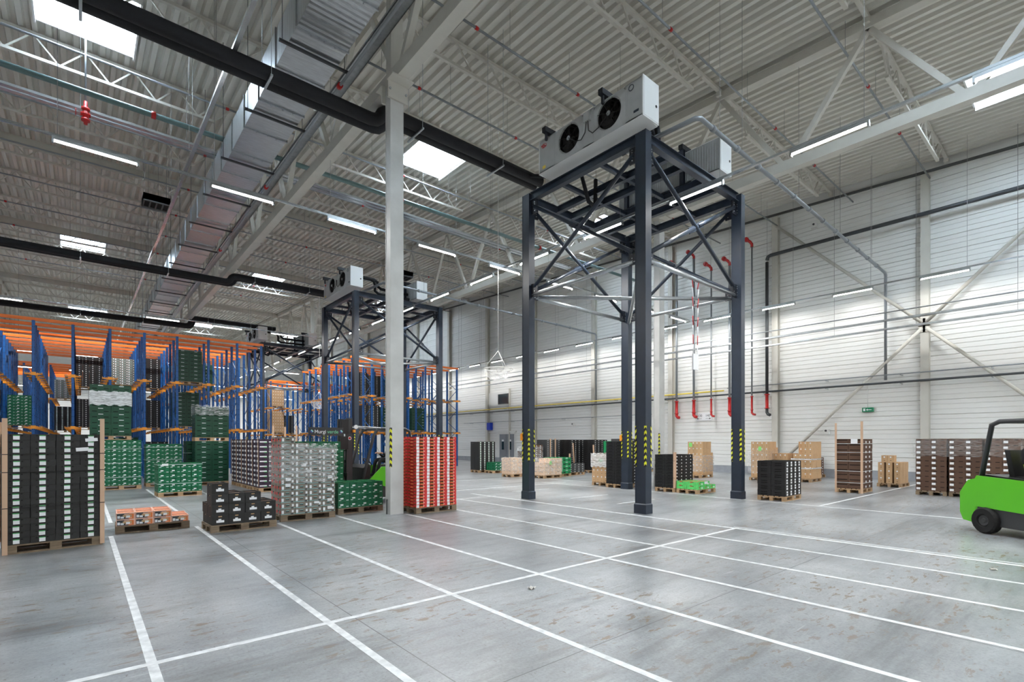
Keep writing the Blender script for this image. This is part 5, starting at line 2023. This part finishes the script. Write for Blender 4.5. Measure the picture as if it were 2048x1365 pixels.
# ------------------------------------------------------------------ person (seated driver)
def person(name_loc, rz, label):
    V = [(-0.02, 0, 0.0), (0.0, 0, 0.22), (0.03, 0, 0.44), (0.05, 0, 0.53), (0.07, 0, 0.62), (0.09, 0, 0.73), (0.08, 0, 0.80)]
    rad = [0.15, 0.15, 0.16, 0.06, 0.075, 0.085, 0.05]
    E_ = [(0, 1), (1, 2), (2, 3), (3, 4), (4, 5), (5, 6)]

    def chain(start, pts, rs):
        p = start
        for q, r in zip(pts, rs):
            V.append(q)
            rad.append(r)
            E_.append((p, len(V) - 1))
            p = len(V) - 1
        return p
    tips = []
    for s in (-1, 1):
        chain(0, [(0.02, 0.1 * s, 0.0), (0.24, 0.13 * s, 0.06), (0.46, 0.14 * s, 0.06), (0.52, 0.14 * s, -0.16), (0.55, 0.14 * s, -0.38), (0.68, 0.15 * s, -0.4)], [0.1, 0.085, 0.065, 0.055, 0.042, 0.035])
        w = chain(2, [(0.03, 0.2 * s, 0.43), (0.08, 0.25 * s, 0.2), (0.2, 0.22 * s, 0.14), (0.34, 0.14 * s, 0.24), (0.4, 0.13 * s, 0.27)], [0.065, 0.048, 0.042, 0.03, 0.034])
        for fy in (-0.028, -0.01, 0.009, 0.027):
            chain(w, [(0.445, 0.13 * s + fy, 0.285), (0.475, 0.13 * s + fy, 0.27), (0.48, 0.13 * s + fy, 0.245)], [0.0095, 0.009, 0.008])
        chain(w, [(0.42, 0.095 * s, 0.265), (0.45, 0.085 * s, 0.25)], [0.011, 0.009])
    me = bpy.data.meshes.new('body_cage')
    me.from_pydata(V, E_, [])
    o = bpy.data.objects.new('body_cage', me)
    C.objects.link(o)
    o.modifiers.new('skin', 'SKIN')
    if not me.skin_vertices:
        me.skin_vertices.new() if hasattr(me.skin_vertices, 'new') else None
    lay = me.skin_vertices[0].data
    for i, r in enumerate(rad):
        lay[i].radius = (r, r)
        lay[i].use_root = (i == 0)
    sub = o.modifiers.new('sub', 'SUBSURF')
    sub.levels = sub.render_levels = 1
    dg = bpy.context.evaluated_depsgraph_get()
    out = bpy.data.meshes.new_from_object(o.evaluated_get(dg))
    bpy.data.objects.remove(o)
    out.materials.clear()
    for mm in ('cloth', 'skin', 'hivis', 'hair'):
        out.materials.append(MATS[mm])
    for p in out.polygons:
        cx = p.center
        p.use_smooth = True
        if cx.z > 0.5 and cx.x > -0.5 and abs(cx.y) < 0.12:
            p.material_index = 1
        elif cx.x > 0.38 and cx.z > 0.2:
            p.material_index = 1
        elif cx.z > 0.16 and abs(cx.y) < 0.17 and cx.x < 0.22:
            p.material_index = 2
    o = obj('person', out, None, name_loc, rz)
    tag(o, label, 'person')
    m = MB()
    m.lathe((0.05, 0, 0.66), (0.0, 0, 1), [(0.088, 0), (0.1, 0.05), (0.095, 0.1), (0.07, 0.15), (0.03, 0.172), (0, 0.175)], 14)
    h = obj('hair', m.mesh('hair', ['hair']), o)
    m = MB()
    m.lathe((0.155, 0, 0.7), (1, 0, -0.2), [(0.018, 0), (0.016, 0.02), (0.006, 0.03), (0, 0.032)], 8)
    obj('nose', m.mesh('nose', ['skin']), o)
    m = MB()
    for s in (-1, 1):
        m.lathe((0.148, 0.035 * s, 0.735), (1, 0, 0), [(0, -0.01), (0.012, 0), (0.01, 0.008), (0, 0.012)], 8)
    obj('eyes', m.mesh('eyes', ['hair']), o)
    m = MB()
    for s in (-1, 1):
        m.lathe((0.06, 0.09 * s, 0.71), (0, s, 0), [(0.025, 0), (0.03, 0.008), (0.012, 0.016), (0, 0.017)], 8)
    obj('ears', m.mesh('ears', ['skin']), o)
    m = MB()
    m.bar((0.158, -0.025, 0.66), (0.158, 0.025, 0.66), 0.008, 0.01)
    obj('mouth', m.mesh('mouth', ['produce_red']), o)
    return o


def text_obj(cu):
    t = bpy.data.objects.new('lettering', cu)
    C.objects.link(t)
    me = bpy.data.meshes.new_from_object(t.evaluated_get(bpy.context.evaluated_depsgraph_get()))
    bpy.data.objects.remove(t)
    o = bpy.data.objects.new('lettering', me)
    C.objects.link(o)
    return o


# ------------------------------------------------------------------ forklifts
def forklift(loc, rz, label, sign, who):
    o = thing('forklift', label, 'forklift', (loc[0], loc[1], 0), rz)

    def P_(name, mb, mats, lab=None, parent=None):
        return tag(obj(name, mb.mesh(name, mats), parent or o), lab)
    # side profile extruded bodies: local +x is forward
    def prism(prof, y0, y1, mi=0, m=None):
        m = m or MB()
        a = [(x, y0, z) for x, z in prof]
        b = [(x, y1, z) for x, z in prof]
        m.face(a, mi)
        m.face(b[::-1], mi)
        n = len(prof)
        for i in range(n):
            j = (i + 1) % n
            m.face([a[i], b[i], b[j], a[j]], mi)
        return m
    W2 = 0.55
    P_('chassis', prism([(-0.95, 0.16), (0.75, 0.16), (0.8, 0.5), (0.55, 0.62), (0.1, 0.55), (-0.05, 0.95), (-0.95, 1.0)], -W2, W2), ['lift_grey'])
    m = prism([(-1.0, 0.5), (0.05, 0.46), (0.5, 0.6), (0.56, 0.7), (0.2, 1.04), (-0.95, 1.1), (-1.08, 0.85)], -W2 - 0.025, -W2, 0)
    prism([(-1.0, 0.5), (0.05, 0.46), (0.5, 0.6), (0.56, 0.7), (0.2, 1.04), (-0.95, 1.1), (-1.08, 0.85)], W2, W2 + 0.025, 0, m)
    P_('side_cover', m, ['lift_green'], 'bright green side covers')
    P_('counterweight', prism([(-1.25, 0.2), (-0.95, 0.16), (-0.95, 1.05), (-1.15, 1.0), (-1.32, 0.75), (-1.32, 0.35)], -W2, W2), ['lift_green'], 'bright green rounded counterweight')
    P_('hood', prism([(-1.1, 1.0), (-0.1, 0.95), (-0.2, 1.06), (-0.95, 1.12)], -0.4, 0.4), ['black_plastic'])
    P_('floor_plate', prism([(0.0, 0.5), (0.7, 0.5), (0.72, 0.54), (0.0, 0.54)], -W2, W2), ['black_plastic'])
    P_('dashboard', prism([(0.52, 0.5), (0.75, 0.5), (0.72, 1.02), (0.6, 1.12), (0.5, 1.05)], -0.5, 0.5), ['black_plastic'])
    m = MB()
    m.tube([(0.56, 0, 1.0), (0.4, 0, 1.16)], 0.03, 8)
    m.tube([(0.38 + 0.11 * math.cos(t * math.pi / 8), 0.16 * math.sin(t * math.pi / 8), 1.17 + 0.11 * math.cos(t * math.pi / 8)) for t in range(17)], 0.014, 6)
    P_('steering_wheel', m, ['black_plastic'])
    m = prism([(-0.67, 1.0), (-0.2, 1.0), (-0.17, 1.06), (-0.22, 1.1), (-0.64, 1.1)], -0.24, 0.24)
    prism([(-0.64, 1.08), (-0.54, 1.08), (-0.64, 1.6), (-0.74, 1.6)], -0.22, 0.22, 0, m)
    P_('seat', m, ['black_plastic'])
    for x, r in ((0.55, 0.3), (-0.75, 0.25)):
        for s in (-1, 1):
            m = MB()
            m.lathe((x, s * (W2 - 0.08), r), (0, s, 0), [(0, 0), (r * 0.9, 0), (r, 0.03), (r, 0.15), (r * 0.9, 0.18), (r * 0.5, 0.18), (r * 0.45, 0.14), (0, 0.14)], 20)
            wl = P_('wheel', m, ['rubber'])
            m = MB()
            m.lathe((x, s * (W2 + 0.06), r), (0, s, 0), [(r * 0.44, 0), (r * 0.4, 0.02), (0.05, 0.01), (0.04, 0.03), (0, 0.03)], 12)
            P_('wheel_hub', m, ['lift_grey'], None, wl)
    # overhead guard
    for s in (-1, 1):
        m = MB()
        m.tube([(0.78, s * 0.5, 0.55), (0.62, s * 0.5, 1.15), (0.4, s * 0.48, 1.95), (0.3, s * 0.48, 2.1), (0.15, s * 0.47, 2.14), (-0.6, s * 0.46, 2.14), (-0.75, s * 0.46, 2.08), (-0.95, s * 0.47, 1.05)], 0.045, 8)
        P_('guard_post', m, ['lift_grey'])
    m = MB()
    for i in range(7):
        x = 0.2 - i * 0.13
        m.box(x - 0.015, x + 0.015, -0.46, 0.46, 2.1, 2.15)
    P_('guard_bars', m, ['lift_grey'])
    # mast
    for s in (-1, 1):
        m = MB()
        m.box(0.98, 1.14, s * 0.3 - 0.05, s * 0.3 + 0.05, 0.08, 2.42)
        P_('mast_channel', m, ['lift_grey'])
        m = MB()
        m.box(1.02, 1.12, s * 0.21 - 0.035, s * 0.21 + 0.035, 0.15, 2.35)
        P_('inner_mast', m, ['lift_grey'])
        m = MB()
        m.tube([(0.98, s * 0.24, 0.3), (0.98, s * 0.24, 2.2)], 0.03, 8)
        P_('lift_cylinder', m, ['galv'])
        m = MB()
        m.tube([(0.2, s * 0.5, 2.16), (0.95, s * 0.33, 2.2)], 0.02, 6)
        P_('hose_guide', m, ['galv'])
        m = MB()
        m.lathe((0.9, s * 0.4 - 0.03, 2.18), (0, 1, 0), [(0, 0), (0.055, 0), (0.06, 0.05), (0, 0.05)], 12)
        P_('work_lamp', m, ['sticker'], 'round white work lamp')
        m = MB()
        m.box(0.93, 1.0, s * 0.42 - 0.04, s * 0.42 + 0.04, 2.02, 2.1)
        P_('side_reflector', m, ['bracket_orange'], 'orange reflector')
    for z in (0.3, 1.2, 2.36):
        m = MB()
        m.box(0.99, 1.05, -0.3, 0.3, z - 0.04, z + 0.04)
        P_('mast_crossbar', m, ['lift_grey'])
    m = MB()
    for z in (0.5, 0.85):
        m.box(1.14, 1.19, -0.48, 0.48, z - 0.05, z + 0.05)
    for y in (-0.4, -0.2, 0, 0.2, 0.4):
        m.box(1.15, 1.18, y - 0.02, y + 0.02, 0.85, 1.5)
    m.box(1.15, 1.18, -0.45, 0.45, 1.5, 1.54)
    P_('carriage', m, ['lift_grey'])
    for s in (-1, 1):
        m = MB()
        m.box(1.19, 1.23, s * 0.25 - 0.05, s * 0.25 + 0.05, 0.05, 0.8)
        m.hexa([(1.19, s * 0.25 - 0.05, 0.05), (2.3, s * 0.25 - 0.04, 0.055), (2.3, s * 0.25 + 0.04, 0.055), (1.19, s * 0.25 + 0.05, 0.05), (1.19, s * 0.25 - 0.05, 0.09), (2.3, s * 0.25 - 0.04, 0.065), (2.3, s * 0.25 + 0.04, 0.065), (1.19, s * 0.25 + 0.05, 0.09)])
        P_('fork', m, ['lift_grey'])
    m = MB()
    m.lathe((1.06, 0.351, 1.86) if sign else (1.06, -0.351, 1.86), (0, 1 if sign else -1, 0), [(0, 0), (0.05, 0), (0.05, 0.004), (0, 0.004)], 14)
    st = P_('round_sticker', m, ['sticker'], 'round red and white sticker')
    m = MB()
    sy = 1 if sign else -1
    m.lathe((1.06, sy * 0.356, 1.86), (0, sy, 0), [(0, 0), (0.035, 0), (0.035, 0.003), (0, 0.003)], 14)
    P_('sticker_centre', m, ['red'], None, st)
    if sign:
        # advertising board carried in front of the mast, on the camera side (+y local)
        m = MB()
        m.box(1.26, 2.2, 0.36, 0.39, 1.93, 2.15)
        b = P_('sign_board', m, ['lift_grey'], 'dark board lettered Murgi in white and verde in green')
        m = MB()
        m.box(1.1, 1.3, 0.3, 0.38, 1.98, 2.38)
        m.box(1.12, 1.34, 0.32, 0.4, 1.55, 1.91)
        P_('board_bracket', m, ['black_plastic'])
        for txt, mt, x, sz in (('Murgi', 'sticker', 2.05, 0.135), ('verde', 'lettering_green', 1.705, 0.135)):
            cu = bpy.data.curves.new('lettering', 'FONT')
            cu.body = txt
            cu.size = sz
            cu.extrude = 0.001
            cu.offset = 0.0012
            cu.materials.append(MATS[mt])
            t = text_obj(cu)
            t.parent = b
            t.location = (x, 0.393, 1.99)
            M = Matrix(((-1, 0, 0), (0, 0, 1), (0, 1, 0))).to_4x4()
            t.rotation_euler = M.to_euler()
        for cx in (2.12, 1.32):
            m = MB()
            for (du, mi) in ((0, 0), (1, 1)):
                k = 0.05
                pts = [(cx, 0.393, 2.04 + k), (cx - k, 0.393, 2.04), (cx, 0.393, 2.04 - k), (cx + k, 0.393, 2.04)]
                if mi == 0:
                    m.face([pts[0], pts[1], pts[2], pts[3]], 0)
                else:
                    m.face([(cx + k, 0.395, 2.04), (cx + k * 0.5, 0.395, 2.04 + k * 0.5), (cx - k * 0.5, 0.395, 2.04 - k * 0.5), (cx, 0.395, 2.04 - k)], 1)
            P_('logo', m, ['logo_teal', 'logo_blue'], 'diamond shaped logo', b)
    person((loc[0] + (-0.42) * math.cos(rz), loc[1] + (-0.42) * math.sin(rz), 1.16), rz, who)
    return o


forklift((6.8, 14.1), math.pi, 'green and dark grey forklift with a lettered board, behind the nearest column', True, 'person in dark clothes driving the forklift behind the nearest column')
forklift((13.2, 0.55), math.radians(232), 'green forklift passing at the right edge of the view', False, 'person in dark clothes driving the forklift at the right edge')
# load on the forks
c = (4.95, 14.1)
pallet(c, 0, 0.09, 'wood', 'wooden pallet on the forks of the forklift', False)
merged(c, 0, 'green', [10, 10, 10, 10], 2, 0.236, 'green and white labelled crates carried by the forklift', 'crate_stack', 'crate stack')


# ------------------------------------------------------------------ hanging mirror domes
def dome(x, y, z, r, label):
    o = thing('mirror_dome', label, 'mirror dome', (x, y, z))
    m = MB()
    n, k = 28, 9
    for i in range(k):
        for j in range(n):
            def q(a, b):
                t = math.pi / 2 * a / k
                return (x + r * math.cos(t) * math.cos(2 * math.pi * b / n), y + r * math.cos(t) * math.sin(2 * math.pi * b / n), z - r * 0.8 * math.sin(t))
            m.face([q(i, j), q(i, j + 1), q(i + 1, j + 1), q(i + 1, j)], 0, True)
    part(o, 'bowl', m, ['acrylic'], 'clear acrylic half bowl')
    m = MB()
    m.tube([(x + r * math.cos(t * math.pi / 14), y + r * math.sin(t * math.pi / 14), z) for t in range(29)], 0.016, 6)
    part(o, 'rim', m, ['wall_white'])
    m = MB()
    for t in (0.4, 2.5, 4.6):
        m.tube([(x + r * math.cos(t), y + r * math.sin(t), z), (x, y, z + r * 1.25)], 0.009, 5)
    m.tube([(x, y, z + r * 1.25), (x, y, roofz(y))], 0.012, 5)
    part(o, 'chains', m, ['wall_white'])


dome(12.65, 15.7, 4.66, 0.58, 'clear mirror dome hanging left of the nearest tower')
dome(12.55, 35.2, 4.5, 0.58, 'clear mirror dome hanging far back between the racks')

# ------------------------------------------------------------------ things on the clad wall
m = MB()
m.box(XR - 0.06, XR + 0.02, DOOR[0], DOOR[1], 0.0, DOOR[3])
door = struct('door_1', m, ['wall_white'], 'white panel around the grey double door in the clad wall')
for y0, y1 in ((32.98, 33.93), (33.97, 34.92)):
    m = MB()
    m.box(XR - 0.11, XR - 0.06, y0, y1, 0.02, 2.45)
    lf = part(door, 'door_leaf', m, ['door_grey'], 'grey door leaf')
    m = MB()
    m.box(XR - 0.12, XR - 0.11, (y0 + y1) / 2 - 0.14, (y0 + y1) / 2 + 0.14, 1.1, 1.8)
    part(lf, 'door_glass', m, ['dark_glass'], 'dark vision panel')
    m = MB()
    m.box(XR - 0.12, XR - 0.11, (y0 + y1) / 2 - 0.14, (y0 + y1) / 2 + 0.14, 1.82, 1.98)
    part(lf, 'door_notice', m, ['sticker'], 'white notice')
m = MB()
m.box(XR - 0.14, XR - 0.0, 32.7, 36.7, 2.6, 2.72)
part(door, 'lintel', m, ['wall_white'])
m = MB()
m.box(XR - 0.09, XR + 0.02, 33.6, 36.5, 4.9, 6.2)
win = struct('window_20', m, ['wall_white'], 'white boxed surround with a small dark office window in the clad wall')
for y0, y1, z0, z1 in ((33.7, 35.1, 5.1, 5.16), (33.7, 35.1, 5.94, 6.0), (33.7, 33.76, 5.1, 6.0), (35.04, 35.1, 5.1, 6.0)):
    m = MB()
    m.box(XR - 0.14, XR - 0.09, y0, y1, z0, z1)
    part(win, 'window_frame', m, ['lift_grey'])
m = MB()
m.box(XR - 0.12, XR - 0.1, 33.76, 35.04, 5.16, 5.94)
part(win, 'window_glass', m, ['dark_glass'])
m = MB()
m.box(XR - 0.16, XR - 0.02, 33.5, 33.6, 0.3, 6.4)
struct('trim_2', m, ['cream_paint'], 'cream post beside the small window')
m = MB()
m.box(XR - 0.32, XR - 0.02, 36.0, 36.5, 2.85, 3.5)
o = thing('wall_box', 'blue rectangular box on the clad wall above the grey door', 'box', (XR - 0.2, 36.25, 2.85))
part(o, 'casing', m, ['blue_box'])
m = MB()
m.box(XR - 0.33, XR - 0.32, 36.03, 36.47, 2.9, 3.45)
part(o, 'lid', m, ['blue_box'])


def wall_text(parent, txt, y, z, sz, mt, x):
    cu = bpy.data.curves.new('lettering', 'FONT')
    cu.body = txt
    cu.size = sz
    cu.extrude = 0.001
    cu.align_x = 'CENTER'
    cu.materials.append(MATS[mt])
    t = text_obj(cu)
    t.parent = parent
    t.rotation_euler = Matrix(((0, 0, -1), (-1, 0, 0), (0, 1, 0))).to_4x4().to_euler()
    pl = parent.location
    t.location = (x - pl[0], y - pl[1], z - pl[2])


o = thing('bay_sign', 'white sign with the numbers 130 and 140 over two arrows on the clad wall', 'sign', (XR - 0.06, 15.6, 3.1))
m = MB()
m.box(XR - 0.06, XR - 0.03, 15.1, 16.1, 3.05, 3.5)
part(o, 'board', m, ['sticker'])
wall_text(o, '130', 15.85, 3.27, 0.2, 'lettering_dark', XR - 0.065)
wall_text(o, '140', 15.35, 3.27, 0.2, 'lettering_dark', XR - 0.065)
m = MB()
for y, s in ((15.85, 1), (15.35, -1)):
    m.box(XR - 0.064, XR - 0.061, y - 0.13, y + 0.13, 3.155, 3.17)
    m.face([(XR - 0.063, y + s * 0.2, 3.163), (XR - 0.063, y + s * 0.1, 3.21), (XR - 0.063, y + s * 0.1, 3.115)])
part(o, 'arrows', m, ['lettering_dark'])
o = thing('exit_sign', 'small green emergency exit sign hanging on the clad wall', 'sign', (XR - 0.15, 7.3, 3.25))
m = MB()
m.box(XR - 0.18, XR, 7.08, 7.52, 3.18, 3.38)
part(o, 'sign_box', m, ['sign_green'])
m = MB()
m.box(XR - 0.184, XR - 0.18, 7.1, 7.5, 3.2, 3.36, 0)
part(o, 'white_face', m, ['sign_green'])
m = MB()
m.box(XR - 0.188, XR - 0.184, 7.14, 7.3, 3.265, 3.29)
m.face([(XR - 0.188, 7.36, 3.277), (XR - 0.188, 7.29, 3.33), (XR - 0.188, 7.29, 3.225)])
m.box(XR - 0.188, XR - 0.184, 7.39, 7.47, 3.22, 3.34)
part(o, 'pictogram', m, ['sticker'], 'white arrow and doorway')
m = MB()
m.tube([(XR - 0.15, 7.3, 3.38), (XR - 0.15, 7.3, 4.4)], 0.012, 6)
part(o, 'conduit', m, ['wall_white'])
for (y, z, lb) in ((9.05, 2.15, 'small white sensor box low on the clad wall left of the dark brown crate stack'), (9.6, 12.6, 'small white camera box high on the clad wall under the eaves'), (26.1, 2.95, 'small white lamp box on the clad wall above the dark stacks')):
    o = thing('wall_sensor', lb, 'sensor', (XR - 0.1, y, z))
    m = MB()
    m.box(XR - 0.2, XR - 0.02, y - 0.12, y + 0.12, z, z + 0.24)
    part(o, 'casing', m, ['wall_white'])
    m = MB()
    m.lathe((XR - 0.2, y, z + 0.17), (-1, 0, 0), [(0.05, 0), (0.05, 0.03), (0.02, 0.035), (0, 0.035)], 10)
    part(o, 'lens', m, ['lift_grey'])

# hanging white panel on red and white chains below the nearest tower
o = thing('hanging_panel', 'white panel hanging on red and white barrier chains below the nearest tower brace', 'sign', (12.97, 7.4, 3.76))
m = MB()
m.box(12.85, 13.12, 7.38, 7.42, 3.76, 4.2)
part(o, 'panel', m, ['sticker'])
for dx in (-0.1, 0.12):
    for q in range(8):
        m = MB()
        z0 = 4.2 + q * 0.26
        m.tube([(12.98 + dx, 7.4, z0), (12.98 + dx * (1 + 0.1 * q), 7.4, z0 + 0.26)], 0.014, 6)
        part(o, 'chain_length', m, ['red' if q % 2 else 'sticker'])

# orange clips on two tower legs
for (x, y, lb) in ((10.36, 11.75, 'left leg'), (15.3, 11.75, 'rear leg')):
    o = thing('leg_marker', 'orange holder clipped to the %s of the nearest fan tower' % lb, 'holder', (x, y, 1.8))
    m = MB()
    m.box(x + 0.02, x + 0.055, y - 0.04, y + 0.04, 1.8, 2.0)
    part(o, 'body', m, ['bracket_orange'])
    m = MB()
    m.box(x + 0.025, x + 0.05, y - 0.03, y + 0.03, 2.0, 2.02)
    part(o, 'cap', m, ['bracket_orange'])

# litter on the floor
for (x, y, a, lx, lb) in ((-1.05, 9.9, 0.4, 0.22, 'crumpled pale paper scrap on the floor before the black carton stack'), (4.1, 4.45, 0.2, 0.1, 'small pale scrap on the floor near a line crossing'), (9.5, 1.0, 0.7, 0.05, 'tiny white scrap on the floor at lower right')):
    m = MB()
    for i in range(5):
        for j in range(2):
            q = lambda i, j: (-lx / 2 + lx * i / 5, -0.035 + 0.035 * j, 0.003 + 0.012 * ((i * 7 + j * 5) % 3))
            m.face([q(i, j), q(i + 1, j), q(i + 1, j + 1), q(i, j + 1)])
    o = obj('paper_scrap', m.mesh('paper_scrap', ['litter']), None, (x, y, 0), a)
    tag(o, lb, 'litter')
